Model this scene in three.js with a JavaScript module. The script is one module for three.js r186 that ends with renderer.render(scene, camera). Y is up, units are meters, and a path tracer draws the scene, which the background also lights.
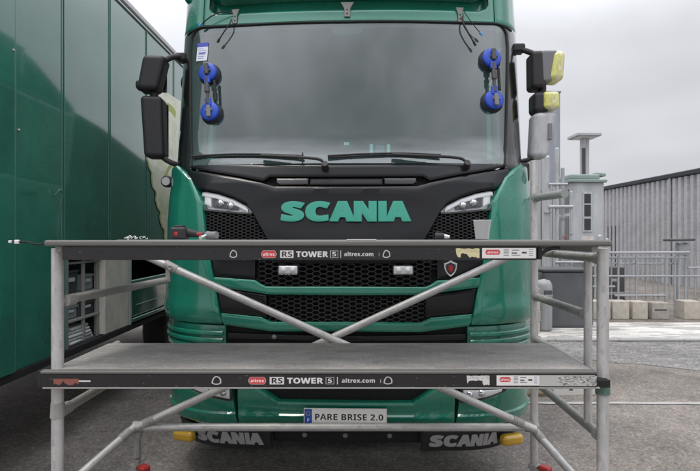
import * as THREE from 'three';
import { RoundedBoxGeometry } from 'three/addons/geometries/RoundedBoxGeometry.js';
import { TextGeometry } from 'three/addons/geometries/TextGeometry.js';
import { FontLoader } from 'three/addons/loaders/FontLoader.js';
import { mergeGeometries, toCreasedNormals } from 'three/addons/utils/BufferGeometryUtils.js';

// ---------------------------------------------------------------- camera, sky, sun, exposure
const EYE = 1.65;
const scene = new THREE.Scene();
const camera = new THREE.PerspectiveCamera(50, 1024 / 689, 0.05, 500);
camera.position.set(0, EYE, 0);
camera.lookAt(0, EYE, -10);

const renderer = new THREE.WebGLRenderer({ antialias: true });
renderer.setSize(1024, 689);
renderer.toneMapping = THREE.LinearToneMapping;
renderer.toneMappingExposure = 1.5;
renderer.shadowMap.enabled = true;

// seeded noise
function rng(seed) { let a = seed >>> 0; return () => { a = (a + 0x6D2B79F5) >>> 0; let t = a; t = Math.imul(t ^ (t >>> 15), t | 1); t ^= t + Math.imul(t ^ (t >>> 7), t | 61); return ((t ^ (t >>> 14)) >>> 0) / 4294967296; }; }
function hash2(x, y, s) { let h = Math.imul(x, 374761393) + Math.imul(y, 668265263) + Math.imul(s, 1274126177) | 0; h = Math.imul(h ^ (h >>> 13), 1274126177); return ((h ^ (h >>> 16)) >>> 0) / 4294967296; }
function vnoise(x, y, per, s) {                         // value noise that repeats after per cells
  const xi = Math.floor(x), yi = Math.floor(y), fx = x - xi, fy = y - yi;
  const m = (v) => ((v % per) + per) % per, w = (f) => f * f * (3 - 2 * f);
  const a = hash2(m(xi), m(yi), s), b = hash2(m(xi + 1), m(yi), s), c = hash2(m(xi), m(yi + 1), s), d = hash2(m(xi + 1), m(yi + 1), s);
  const u = w(fx), v = w(fy);
  return (a + (b - a) * u) * (1 - v) + (c + (d - c) * u) * v;
}
function fbm(u, v, cells, oct, s) { let r = 0, a = 0.5, n = 0; for (let i = 0; i < oct; i++) { r += a * vnoise(u * cells, v * cells, cells, s + i); n += a; a *= 0.55; cells *= 2; } return r / n; }

{ // overcast sky: an even grey deck of cloud, brighter towards the zenith as overcast skies are
  const W = 512, Hh = 256, d = new Float32Array(W * Hh * 4);
  for (let j = 0; j < Hh; j++) for (let i = 0; i < W; i++) {
    const el = (j + 0.5) / Hh * Math.PI - Math.PI / 2, s = Math.max(0, Math.sin(el));
    const az = i / W;
    const k = 1 / (0.25 + s), ca = Math.cos(az * 6.2832) * Math.cos(el) * k, sa = Math.sin(az * 6.2832) * Math.cos(el) * k;
    const c = fbm((ca + 8) / 16, (sa + 8) / 16, 30, 5, 11) - 0.5;
    const band = fbm(az, ((el + 1.6) / 3.2 * 3) % 1, 9, 5, 5) - 0.5;
    const L = (0.415 + 1.1 * Math.pow(s, 1.9)) * (1 + 2.1 * c * Math.max(0.12, Math.min(1, (s - 0.25) * 3)) + 0.30 * band);
    const o = (j * W + i) * 4;
    d[o] = L * 1.0; d[o + 1] = L * 1.015; d[o + 2] = L * 1.085; d[o + 3] = 1;
  }
  const sky = new THREE.DataTexture(d, W, Hh, THREE.RGBAFormat, THREE.FloatType);
  sky.mapping = THREE.EquirectangularReflectionMapping; sky.magFilter = THREE.LinearFilter; sky.minFilter = THREE.LinearFilter; sky.needsUpdate = true;
  scene.background = sky; scene.environment = sky; scene.environmentIntensity = 1;
}
const sun = new THREE.DirectionalLight(0xfff4e6, 0.7);
sun.position.set(-4, 16, -3); sun.castShadow = true; sun.shadow.radius = 26;
Object.assign(sun.shadow.camera, { left: -16, right: 16, top: 16, bottom: -16, near: 0.5, far: 60 });
sun.target.position.set(0, 0, -6); scene.add(sun, sun.target);

// ---------------------------------------------------------------- helpers
const V = (x, y, z) => new THREE.Vector3(x, y, z);
const lin = (r, g, b) => new THREE.Color().setRGB(r, g, b);
function tex(size, fn, srgb = true, h = size) {
  const d = new Uint8Array(size * h * 4);
  for (let j = 0; j < h; j++) for (let i = 0; i < size; i++) { const c = fn(i / size, j / h, i, j), o = (j * size + i) * 4; d[o] = c[0]; d[o + 1] = c[1]; d[o + 2] = c[2]; d[o + 3] = 255; }
  const t = new THREE.DataTexture(d, size, h); t.wrapS = t.wrapT = THREE.RepeatWrapping; t.magFilter = THREE.LinearFilter; t.minFilter = THREE.LinearMipmapLinearFilter; t.generateMipmaps = true;
  if (srgb) t.colorSpace = THREE.SRGBColorSpace; t.needsUpdate = true; return t;
}
function canvasTex(w, h, draw) {
  const c = document.createElement('canvas'); c.width = w; c.height = h; draw(c.getContext('2d'), w, h);
  const t = new THREE.CanvasTexture(c); t.colorSpace = THREE.SRGBColorSpace; t.anisotropy = 8; return t;
}
const cl = (v) => Math.max(0, Math.min(255, v));
const std = (o) => new THREE.MeshStandardMaterial(o), phy = (o) => new THREE.MeshPhysicalMaterial(o);
const taken = {};
function numbered(n) { const k = taken[n] = (taken[n] ?? -1) + 1; return k ? `${n}_${String(k).padStart(3, '0')}` : n; }
function part(name, geo, mat, parent) { const m = new THREE.Mesh(geo, mat); m.name = name; m.castShadow = m.receiveShadow = true; parent.add(m); return m; }
function thing(name, label, category, pos = [0, 0, 0], turn = 0, group) {
  const g = new THREE.Group(); g.name = numbered(name); g.position.set(...pos); g.rotation.y = turn; g.userData = { label, category }; if (group) g.userData.group = group; scene.add(g); return g;
}
function single(name, geo, mat, label, category, group) { const m = part(numbered(name), geo, mat, scene); m.userData = { label, category }; if (group) m.userData.group = group; return m; }
function structure(name, geo, mat) { const m = part(numbered(name), geo, mat, scene); m.userData = { kind: 'structure' }; return m; }
const tri = (g) => { const r = g.index ? g.toNonIndexed() : g; for (const k of Object.keys(r.attributes)) if (!['position', 'normal', 'uv'].includes(k)) r.deleteAttribute(k); if (!r.attributes.uv) r.setAttribute('uv', new THREE.BufferAttribute(new Float32Array(r.attributes.position.count * 2), 2)); return r; };
const merge = (l) => mergeGeometries(l.map(tri));
function rbox(w, h, d, x = 0, y = 0, z = 0, r = 0.006) { const g = new RoundedBoxGeometry(w, h, d, 2, Math.min(r, w / 2.01, h / 2.01, d / 2.01)); g.translate(x, y, z); return g; }
function box(x0, x1, y0, y1, z0, z1, r = 0.006) { return rbox(Math.abs(x1 - x0), Math.abs(y1 - y0), Math.abs(z1 - z0), (x0 + x1) / 2, (y0 + y1) / 2, (z0 + z1) / 2, r); }
function cyl(a, b, r, r2 = r, seg = 20) {
  const d = b.clone().sub(a), g = new THREE.CylinderGeometry(r2, r, d.length(), seg, 1);
  g.applyQuaternion(new THREE.Quaternion().setFromUnitVectors(V(0, 1, 0), d.clone().normalize())); { const uv = g.attributes.uv, L = d.length(); for (let i = 0; i < uv.count; i++) uv.setXY(i, uv.getX(i) * 0.25, uv.getY(i) * L * 0.8 + a.x + a.z); } g.translate((a.x + b.x) / 2, (a.y + b.y) / 2, (a.z + b.z) / 2); return g;
}
function hose(pts, r, n = 40, seg = 10) { return new THREE.TubeGeometry(new THREE.CatmullRomCurve3(pts), n, r, seg); }
function lathe(pts, seg = 32) { return new THREE.LatheGeometry(pts.map(([x, y]) => new THREE.Vector2(x, y)), seg); }
const lerpAt = (P, x) => { if (x <= P[0][0]) return P[0][1]; for (let i = 1; i < P.length; i++) if (x <= P[i][0]) { const f = (x - P[i - 1][0]) / (P[i][0] - P[i - 1][0] || 1); return P[i - 1][1] + f * (P[i][1] - P[i - 1][1]); } return P[P.length - 1][1]; };

// ---------------------------------------------------------------- materials
const grime = tex(512, (u, v) => { const n = fbm(u, v, 6, 5, 3), f = fbm(u, v, 64, 3, 9); const k = cl(255 * (0.16 + 0.34 * n + 0.14 * f)); return [k, k, k]; }, false);
grime.repeat.set(0.9, 0.9);
const grimeFine = tex(512, (u, v) => { const n = fbm(u, v, 10, 5, 23), f = fbm(u, v, 90, 2, 29); const k = cl(255 * (0.45 + 0.3 * n + 0.25 * f)); return [k, k, k]; }, false);
grimeFine.repeat.set(1.3, 1.3);
const scuff = tex(512, (u, v) => { const n = fbm(u, v, 5, 5, 31), f = fbm(u, v, 120, 2, 37); const k = cl(255 * (0.80 + 0.20 * n + (f > 0.78 ? -0.10 : 0))); return [k, k, k]; });
scuff.repeat.set(0.8, 0.8);
const M = {
  green: phy({ color: lin(0.011, 0.245, 0.160), map: scuff, roughness: 0.42, clearcoat: 1, clearcoatRoughness: 0.04, roughnessMap: grimeFine }),
  panelGreen: phy({ color: lin(0.038, 0.205, 0.150), map: scuff, roughness: 0.10, ior: 1.75, clearcoat: 1, clearcoatRoughness: 0.05 }),
  letterGreen: phy({ color: lin(0.035, 0.33, 0.235), roughness: 0.45, clearcoat: 0.3 }),
  black: phy({ color: lin(0.0075, 0.008, 0.010), roughness: 0.45, specularIntensity: 0.5, clearcoat: 0.35, clearcoatRoughness: 0.18, roughnessMap: grimeFine }),
  gloss: phy({ color: lin(0.010, 0.010, 0.011), roughness: 0.25, clearcoat: 1, clearcoatRoughness: 0.06 }),
  plastic: std({ color: lin(0.022, 0.022, 0.024), roughness: 0.55 }),
  matte: std({ color: lin(0.012, 0.012, 0.013), roughness: 0.85 }),
  mesh: std({ color: lin(0.011, 0.011, 0.012), roughness: 0.45 }),
  rubber: std({ color: lin(0.016, 0.016, 0.017), roughness: 0.7 }),
  chrome: std({ color: lin(0.75, 0.76, 0.78), roughness: 0.16, metalness: 1 }),
  reflector: std({ color: lin(0.82, 0.83, 0.84), roughness: 0.3, metalness: 0.15 }),
  whitePlastic: std({ color: lin(0.86, 0.86, 0.86), roughness: 0.4 }),
  silver: std({ color: lin(0.46, 0.46, 0.47), roughness: 0.4, metalness: 0.3 }),
  clear: phy({ color: lin(0.96, 0.97, 0.98), roughness: 0.02, transmission: 1, thickness: 0, ior: 1.5 }),
  windscreen: phy({ color: lin(0.46, 0.70, 0.69), roughness: 0.0, transmission: 0.915, thickness: 0, ior: 2.05 }),
  sideGlass: phy({ color: lin(0.10, 0.13, 0.13), roughness: 0.0, transmission: 0.95, thickness: 0, ior: 1.5 }),
  amber: phy({ color: lin(0.56, 0.33, 0.02), roughness: 0.22, clearcoat: 1, clearcoatRoughness: 0.05 }),
  grey: std({ color: lin(0.20, 0.20, 0.21), roughness: 0.6 }),
  darkGrey: std({ color: lin(0.075, 0.077, 0.082), roughness: 0.65 }),
  cabin: std({ color: lin(0.15, 0.21, 0.20), roughness: 0.9 }),
  cabinDark: std({ color: lin(0.045, 0.05, 0.05), roughness: 0.85 }),
  red: std({ color: lin(0.40, 0.025, 0.022), roughness: 0.4 }),
  blue: std({ color: lin(0.018, 0.075, 0.52), roughness: 0.38 }),
  mint: std({ color: lin(0.52, 0.72, 0.66), roughness: 0.5 }),
  white: std({ color: lin(0.74, 0.74, 0.73), roughness: 0.6 }),
};
const aluTex = tex(512, (u, v) => { const n = fbm(u, v, 8, 5, 41), f = fbm(u, v, 80, 3, 43), s = fbm(u, v, 26, 3, 47); const k = 168 + 40 * n + 16 * f - (s > 0.7 ? 16 : 0); return [cl(k), cl(k * 0.995), cl(k * 0.985)]; });
const alu = std({ map: aluTex, roughness: 0.46, metalness: 0.35, bumpMap: aluTex, bumpScale: 0.0006 });
const rim = std({ color: lin(0.30, 0.30, 0.29), map: aluTex, roughness: 0.6, metalness: 0.2 });
const aluDull = std({ color: lin(0.66, 0.66, 0.64), map: aluTex, roughness: 0.6, metalness: 0.25 });

// ---------------------------------------------------------------- ground
const asphaltTex = (seed, base, warm, amp, speck) => tex(2048, (u, v) => {
  const a = fbm(u, v, 512, 2, seed), b = fbm(u, v, 160, 3, seed + 7), c = fbm(u, v, 7, 5, seed + 13), e = fbm(u, v, 30, 4, seed + 19);
  let k = base + amp * (a - 0.5) * 1.7 + amp * 0.6 * (b - 0.5) + 60 * (c - 0.5) + 30 * (e - 0.5);
  if (a > 0.76) k += speck; if (b < 0.25) k -= 8;
  return [cl(k * (1 + warm)), cl(k), cl(k * (1 - warm))];
});
const asA = asphaltTex(100, 114, 0.052, 30, 12);
function sheet(x0, x1, z0, z1, y, scale, nx = 1, nz = 1) {
  const g = new THREE.PlaneGeometry(x1 - x0, z1 - z0, nx, nz); g.rotateX(-Math.PI / 2); g.translate((x0 + x1) / 2, y, (z0 + z1) / 2);
  const p = g.attributes.position, uv = g.attributes.uv; for (let i = 0; i < p.count; i++) uv.setXY(i, p.getX(i) / scale, p.getZ(i) / scale); return g;
}
structure('ground', sheet(-150, 150, -260, 40, 0, 7), std({ map: asA, roughness: 0.9, bumpMap: asA, bumpScale: 0.002 }));
function ragged(pts, y, scale, seed, amp) {             // a sheet with an uneven outline
  const R = rng(seed), out = [];
  for (let i = 0; i < pts.length; i++) { const [a, b] = pts[i], [c, d] = pts[(i + 1) % pts.length]; const n = Math.max(2, Math.round(Math.hypot(c - a, d - b) / 0.12)); for (let k = 0; k < n; k++) { const f = k / n; out.push(new THREE.Vector2(a + (c - a) * f + (R() - 0.5) * amp, -(b + (d - b) * f + (R() - 0.5) * amp))); } }
  const g = new THREE.ShapeGeometry(new THREE.Shape(out)); const p = g.attributes.position, uv = g.attributes.uv;
  for (let i = 0; i < p.count; i++) { const x = p.getX(i), z = -p.getY(i); p.setXYZ(i, x, y, z); uv.setXY(i, x / scale, z / scale); } g.computeVertexNormals(); return g;
}
const asB = tex(1024, (u, v) => { const a = fbm(u, v, 300, 2, 301), c = fbm(u, v, 9, 5, 311), st = fbm(u, v * 4, 16, 4, 317); let k = 118 + 80 * (a - 0.5) + 40 * (c - 0.5) + (st > 0.56 ? 13 : 0); return [cl(k * 1.01), cl(k), cl(k * 0.985)]; });
structure('ground_patch', ragged([[2.0, -7.86], [20, -7.86], [20, -5.1], [5.2, -5.75], [3.4, -6.6], [2.0, -6.9]], 0.004, 6, 5, 0.10), std({ map: asB, roughness: 0.88, bumpMap: asB, bumpScale: 0.005 }));
const conTex = tex(1024, (u, v) => { const a = fbm(u, v, 200, 2, 401), c = fbm(u, v, 8, 5, 411), st = fbm(u, v * 5, 10, 5, 417); let k = 186 + 30 * (a - 0.5) + 56 * (c - 0.5) + (st > 0.55 ? -26 : 12); return [cl(k * 1.01), cl(k), cl(k * 0.975)]; });
const concrete = std({ map: conTex, roughness: 0.85, bumpMap: conTex, bumpScale: 0.004 });
structure('concrete_path', sheet(1.1, 60, -9.55, -7.9, 0.008, 5), concrete);
structure('concrete_kerb', (() => { const l = []; for (let i = 0; i < 20; i++) l.push(box(1.2 + i * 1.0, 1.2 + i * 1.0 + 0.992, 0, 0.035, -7.94, -7.84, 0.01)); return merge(l); })(), std({ color: lin(0.33, 0.33, 0.32), roughness: 0.9 }));
structure('ground_marking', ragged([[1.35, -5.0], [14, -4.93], [14, -4.87], [1.35, -4.94]], 0.006, 2, 9, 0.018), std({ color: lin(0.52, 0.51, 0.49), roughness: 0.9, map: scuff }));

// ---------------------------------------------------------------- green cab-over truck
const truck = thing('truck', 'green cab-over truck with black grille panel and lettering, facing front on behind the scaffold', 'truck', [-0.029, 0, -3.24], -0.03);
// The cab's front as a wrapped surface: t runs round the plan outline in metres, y is height.
function outline(X0, A, B, K) {                           // flat middle with a slight bow, then an elliptic corner and a straight side
  const o = [[0, 0, 0]]; let prev = [0, 0], t = 0; const add = (x, s) => { t += Math.hypot(x - prev[0], s - prev[1]); prev = [x, s]; o.push([t, x, s]); };
  for (let i = 1; i <= 100; i++) { const x = i / 100 * X0; add(x, K * (x / 1.25) ** 2); }
  for (let i = 1; i <= 60; i++) { const a = i / 60 * Math.PI / 2, x = X0 + A * Math.sin(a); add(x, K * (x / 1.25) ** 2 + B * (1 - Math.cos(a))); }
  const s0 = prev[1]; for (let i = 1; i <= 60; i++) add(1.25, s0 + i * 0.05); return o;
}
const nosePlan = outline(0.80, 0.45, 0.40, 0.07), glassPlan = outline(1.03, 0.22, 0.26, 0.13);
const VB = [[0.2, 0.10], [0.42, 0.03], [0.6, 0], [1.2, 0], [1.5, 0.015], [1.75, 0.035], [2.0, 0.075], [2.13, 0.11], [2.2, 0.15], [3.12, 0.31], [3.2, 0.325], [3.45, 0.36], [3.7, 0.42], [4.0, 0.62]];
const WB = [[0.2, 1.24], [0.5, 1.28], [1.9, 1.285], [2.2, 1.262], [3.15, 1.27], [3.7, 1.26], [4.0, 1.2]];
function along(plan, t) { const a = Math.min(Math.abs(t), plan[plan.length - 1][0] - 1e-4); let lo = 0, hi = plan.length - 1; while (hi - lo > 1) { const m = (lo + hi) >> 1; if (plan[m][0] <= a) lo = m; else hi = m; } const p = plan[lo], q = plan[hi], f = (a - p[0]) / (q[0] - p[0]); return [p[1] + f * (q[1] - p[1]), p[2] + f * (q[2] - p[2])]; }
function planAt(t, y) { const k = Math.max(0, Math.min(1, (y - 2.0) / 0.2)); if (k === 0) return along(nosePlan, t); const b = along(glassPlan, t); if (k === 1) return b; const a = along(nosePlan, t); return [a[0] + k * (b[0] - a[0]), a[1] + k * (b[1] - a[1])]; }
function normalAt(t, y) { const a = Math.abs(t), [x0, s0] = planAt(Math.max(0, a - 0.01), y), [x1, s1] = planAt(a + 0.01, y), l = Math.hypot(x1 - x0, s1 - s0), n = [(s1 - s0) / l, (x1 - x0) / l]; return [t < 0 ? -n[0] : n[0], n[1]]; }
function onCab(t, y, off = 0) { const [x, s] = planAt(t, y), n = normalAt(t, y), w = lerpAt(WB, y) / 1.25; return V(Math.sign(t || 1) * x * w + n[0] * off, y, -(s + lerpAt(VB, y)) + n[1] * off); }
function gridGeo(T, Y, off, thick, bevel, offFn) {      // T[i][j], Y[i][j]: a bent plate with bevelled rim
  const n = T.length, m = T[0].length, pos = [], uv = [], idx = [];
  const id = (i, j) => i * m + j;
  for (let i = 0; i < n; i++) for (let j = 0; j < m; j++) { const rim = i === 0 || j === 0 || i === n - 1 || j === m - 1; const p = onCab(T[i][j], Y[i][j], off + (offFn ? offFn(T[i][j], Y[i][j]) : 0) - (rim ? bevel : 0)); pos.push(p.x, p.y, p.z); uv.push(T[i][j], Y[i][j]); }
  for (let i = 0; i < n - 1; i++) for (let j = 0; j < m - 1; j++) idx.push(id(i, j), id(i + 1, j), id(i + 1, j + 1), id(i, j), id(i + 1, j + 1), id(i, j + 1));
  if (thick > 0) {
    const ring = []; for (let i = 0; i < n; i++) ring.push([i, 0]); for (let j = 1; j < m; j++) ring.push([n - 1, j]); for (let i = n - 2; i >= 0; i--) ring.push([i, m - 1]); for (let j = m - 2; j > 0; j--) ring.push([0, j]);
    const b0 = pos.length / 3; ring.forEach(([i, j]) => { const p = onCab(T[i][j], Y[i][j], off - bevel - thick); pos.push(p.x, p.y, p.z); uv.push(T[i][j], Y[i][j]); });
    for (let k = 0; k < ring.length; k++) { const q = (k + 1) % ring.length, a = id(...ring[k]), b = id(...ring[q]); idx.push(b0 + k, b0 + q, b, b0 + k, b, a); }
  }
  const g = new THREE.BufferGeometry(); g.setAttribute('position', new THREE.Float32BufferAttribute(pos, 3)); g.setAttribute('uv', new THREE.Float32BufferAttribute(uv, 2)); g.setIndex(idx);
  return toCreasedNormals(g, 0.7);
}
function stops(a, b, step, extra, e) { const s = new Set([a, b, a + Math.sign(b - a) * e, b - Math.sign(b - a) * e]); const n = Math.max(2, Math.ceil(Math.abs(b - a) / step)); for (let i = 1; i < n; i++) s.add(a + (b - a) * i / n); for (const x of extra) if (x > Math.min(a, b) + e && x < Math.max(a, b) - e) s.add(x); return [...s].sort((p, q) => a < b ? p - q : q - p); }
const UNIT = [0, 0.06, 0.25, 0.5, 0.75, 0.94, 1];
function plateT(t0, t1, top, bot, { off = 0, thick = 0.03, bevel = 0.004, step = 0.03, e = 0.006, vs = 6, offFn } = {}) {  // top and bottom heights as functions of t
  const ts = stops(t0, t1, step, [...top, ...bot].map((p) => p[0]), e), T = [], Y = [];
  for (const t of ts) { const yt = lerpAt(top, t), yb = lerpAt(bot, t), h = yt - yb, k = Math.min(0.3, e / Math.max(h, 0.001)); const fs = [0, k]; for (let i = 1; i < vs; i++) fs.push(k + (1 - 2 * k) * i / vs); fs.push(1 - k, 1); T.push(fs.map(() => t)); Y.push(fs.map((f) => yb + f * h)); }
  return gridGeo(T, Y, off, thick, bevel, offFn);
}
function plateY(y0, y1, inner, outer, sgn, { off = 0, thick = 0.03, bevel = 0.004, step = 0.04, e = 0.006, hs = 24, offFn } = {}) { // inner and outer t as functions of y; sgn is the side
  const ys = stops(y0, y1, step, [...inner, ...outer].map((p) => p[0]), e), T = [], Y = [];
  const cols = []; for (let k = 0; k <= hs + 2; k++) cols.push(k);
  for (const k of cols) { const tc = [], yc = []; for (const y of ys) { const a = lerpAt(inner, y), b = lerpAt(outer, y), w = b - a, q = Math.min(0.3, e / Math.max(w, 0.001)); const f = k === 0 ? 0 : k === hs + 2 ? 1 : q + (1 - 2 * q) * (k - 1) / hs; tc.push(sgn * (a + f * w)); yc.push(y); } T.push(tc); Y.push(yc); }
  if (sgn < 0) { T.reverse(); Y.reverse(); }
  return gridGeo(T, Y, off, thick, bevel, offFn);
}
const mir = (half) => [...half.map(([t, y]) => [-t, y]).reverse(), ...half];   // half given for t >= 0, rising t
const side = (s, pts) => s > 0 ? pts : pts.map(([t, y]) => [-t, y]).reverse();
const plateTS = (s, t0, t1, top, bot, o) => s > 0 ? plateT(t0, t1, top, bot, o) : plateT(-t1, -t0, side(-1, top), side(-1, bot), o);
function inside(poly, x, y) { let c = false; for (let i = 0, j = poly.length - 1; i < poly.length; j = i++) { const [a, b] = poly[i], [d, e] = poly[j]; if ((b > y) !== (e > y) && x < (d - a) * (y - b) / (e - b) + a) c = !c; } return c; }
function honeycomb(poly, cw, ch, off, wall, depth) {    // open hexagon cells with real walls
  const pos = [], xs = poly.map((p) => p[0]), ys = poly.map((p) => p[1]); const x0 = Math.min(...xs), x1 = Math.max(...xs), y0 = Math.min(...ys), y1 = Math.max(...ys);
  const hex = [[-0.5, 0], [-0.25, -0.5], [0.25, -0.5], [0.5, 0], [0.25, 0.5], [-0.25, 0.5]];
  let c = 0; for (let x = x0; x <= x1 + cw; x += cw * 0.75, c++) for (let y = y0 - ch + (c % 2 ? ch / 2 : 0); y <= y1 + ch; y += ch) {
    if (!inside(poly, x, y)) continue;
    for (let k = 0; k < 6; k++) { const a = hex[k], b = hex[(k + 1) % 6];
      const O = [a, b].map((h) => onCab(x + h[0] * cw, y + h[1] * ch, off)), I = [a, b].map((h) => onCab(x + h[0] * (cw - wall), y + h[1] * (ch - wall), off)), D = [a, b].map((h) => onCab(x + h[0] * (cw - wall), y + h[1] * (ch - wall), off - depth));
      const q = (p, r, s, t) => { for (const v of [p, r, s, p, s, t]) pos.push(v.x, v.y, v.z); }; q(O[0], O[1], I[1], I[0]); q(I[0], I[1], D[1], D[0]); }
  }
  const g = new THREE.BufferGeometry(); g.setAttribute('position', new THREE.Float32BufferAttribute(pos, 3)); g.computeVertexNormals(); return tri(g);
}
const font = await new FontLoader().loadAsync('fonts/droid/droid_sans_bold.typeface.json');
function lettering(word, t0, t1, y0, y1, off, depth, mat, parent, fat = 0.035) {   // raised letters that follow the panel, one mesh each
  const gs = [...word].map((ch) => { const o = { depth: 0.2, curveSegments: 8, bevelEnabled: true, bevelThickness: 0.02, bevelSize: fat, bevelSegments: 2 }; const g = ch === 'I' ? new THREE.ExtrudeGeometry(new THREE.Shape([[0.1, 0], [0.3, 0], [0.3, 1], [0.1, 1]].map((p) => new THREE.Vector2(...p))), o) : new TextGeometry(ch, { font, size: 1, depth: 0.2, curveSegments: 8, bevelEnabled: true, bevelThickness: 0.02, bevelSize: fat, bevelSegments: 2 }); g.computeBoundingBox(); return g; });
  const spans = [[0, 0.187], [0.190, 0.383], [0.374, 0.577], [0.562, 0.737], [0.749, 0.813], [0.797, 1]];   // the wide, touching letters of the nameplate
  gs.forEach((g, k) => { const b = g.boundingBox, w = b.max.x - b.min.x, p = g.attributes.position, [f0, f1] = spans[k];
    for (let i = 0; i < p.count; i++) { const t = t0 + (t1 - t0) * (f0 + (f1 - f0) * (p.getX(i) - b.min.x) / w), y = y0 + (y1 - y0) * (p.getY(i) - b.min.y) / (b.max.y - b.min.y), o = off + (k % 2 ? 0.0008 : 0) + depth * (p.getZ(i) - b.min.z) / (b.max.z - b.min.z); const q = onCab(t, y, o); p.setXYZ(i, q.x, q.y, q.z); }
    part('letter', toCreasedNormals(g, 0.5), mat, parent); });
}
function place(obj, t, y, off, tilt = 0) { const p = onCab(t, y, off), n = normalAt(t, y); obj.position.copy(p); obj.rotation.order = 'YXZ'; obj.rotation.y = Math.atan2(n[0], n[1]); obj.rotation.x = tilt; return obj; }

// body behind the panels
part('cab_body', merge([plateT(-1.72, 1.72, [[-2, 2.1]], [[-2, 0.42]], { off: -0.045, thick: 0.02 }), plateT(-1.9, 1.9, [[-2, 3.46]], [[-2, 3.12]], { off: -0.075, thick: 0.02 })]), M.matte, truck);
for (const s of [-1, 1]) {
  const d = part('cab_door', plateY(0.9, 2.2, [[0, 1.78]], [[0, 3.2]], s, { off: 0 }), M.green, truck);
  part('door_window', plateY(2.22, 3.02, [[0, 1.80]], [[0, 2.2]], s, { off: -0.01, thick: 0 }), M.sideGlass, d);
  part('door_handle', plateY(2.05, 2.09, [[0, 2.5]], [[0, 2.7]], s, { off: 0.03 }), M.plastic, d);
  part('cab_side', merge([plateY(2.2, 3.03, [[0, 1.42]], [[0, 1.79]], s, { off: -0.004 }), plateY(2.2, 3.03, [[0, 2.21]], [[0, 2.56]], s, { off: -0.004 }), plateY(2.2, 3.03, [[0, 2.56]], [[0, 3.3]], s, { off: 0 }), plateY(3.032, 3.44, [[0, 1.45]], [[3.03, 3.36], [3.11, 3.3], [3.39, 2.5], [3.44, 2.3]], s, { off: -0.002 })]), M.green, truck);
}
for (const s of [-1, 1]) part('side_skirt', plateY(0.36, 0.88, [[0, 1.82]], [[0, 3.3]], s, { off: -0.01 }), M.plastic, truck);
part('cab_floor', box(-1.2, 1.2, 0.9, 1.0, -2.7, -0.5), M.matte, truck);
part('cab_roof', box(-1.24, 1.24, 3.40, 3.50, -1.45, -0.5, 0.045), M.green, truck);
{ const sh = new THREE.Shape([[2.36, 0.92], [7.4, 0.92], [7.4, 2.62], [4.6, 2.84], [3.3, 3.03], [2.36, 3.09]].map((p) => new THREE.Vector2(...p))); part('load_body', new THREE.ExtrudeGeometry(sh, { depth: 2.46, bevelSize: 0.02, bevelThickness: 0.02, bevelSegments: 2 }).rotateY(Math.PI / 2).translate(-1.23, 0, 0), std({ color: lin(0.05, 0.075, 0.068), roughness: 0.7 }), truck); }
part('cab_back_wall', box(-1.25, 1.25, 1.0, 3.225, -2.15, -2.1), M.cabin, truck);
for (const s of [-1, 1]) part('side_lining', box(s * 1.19, s * 1.225, 2.05, 3.24, -2.1, -1.35), M.cabin, truck);
part('cab_lining', box(-1.235, 1.235, 3.216, 3.26, -2.20, -0.72), M.cabin, truck);
part('chassis', merge([box(-0.5, -0.38, 0.62, 0.88, -6.2, -0.5), box(0.38, 0.5, 0.62, 0.88, -6.2, -0.5)]), M.matte, truck);
for (const [x, z] of [[-1.02, -1.45], [1.02, -1.45], [-0.98, -5.2], [0.98, -5.2]]) {
  const t = part('wheel', lathe([[0.28, -0.16], [0.42, -0.17], [0.5, -0.13], [0.51, 0], [0.5, 0.13], [0.42, 0.17], [0.28, 0.16]]).rotateZ(Math.PI / 2), M.rubber, truck); t.position.set(x, 0.51, z);
  part('rim', lathe([[0.0, -0.06], [0.1, -0.08], [0.2, -0.02], [0.28, -0.13], [0.28, 0.13], [0.2, 0.02], [0, 0.05]]).rotateZ(Math.PI / 2), M.silver, t);
}

// roof header
for (const s of [-1, 1]) part('header_corner', plateY(3.168, 3.47, [[3.1, 1.045]], [[3.1, 2.3]], s, { off: 0.008, thick: 0.04 }), M.green, truck);
const header = part('header_panel', plateT(-1.041, 1.041, mir([[0, 3.246], [0.93, 3.256], [0.975, 3.275], [1.0, 3.31], [1.001, 3.47]]), mir([[0, 3.156], [0.6, 3.158], [0.85, 3.162], [1.05, 3.168]]), { off: 0.008, thick: 0.07, bevel: 0.008, e: 0.01 }), M.green, truck);
part('visor_recess', plateT(-1.0, 1.0, [[-2, 3.47]], [[-2, 3.22]], { off: -0.065, thick: 0.01 }), M.green, header);
part('roof_spoiler', plateT(-0.99, 0.99, [[-2, 3.47]], mir([[0, 3.345], [0.9, 3.345], [0.99, 3.38]]), { off: 0.07, thick: 0.11, bevel: 0.015, e: 0.02 }), M.green, truck);
for (const [t, y, w] of [[-0.795, 3.215, 0.034], [0.0, 3.232, 0.055], [0.785, 3.205, 0.034]]) {
  const sh = new THREE.Shape([[-w * 0.8, 0.06], [w * 0.8, 0.06], [w * 0.35, 0.015], [w * 0.35, -0.045], [-w * 0.35, -0.045], [-w * 0.35, 0.015]].map((p) => new THREE.Vector2(...p)));
  for (const [hx, hy] of [[0, -0.025], [0, 0.005]]) { const h = new THREE.Path(); h.absarc(hx, hy, 0.006, 0, 7, true); sh.holes.push(h); }
  const b = part('visor_bracket', new THREE.ExtrudeGeometry(sh, { depth: 0.006, bevelSize: 0.002, bevelThickness: 0.002, bevelSegments: 1 }), std({ color: lin(0.24, 0.23, 0.22), roughness: 0.6 }), truck); place(b, t, y, 0.014, -0.12);
}
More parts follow.
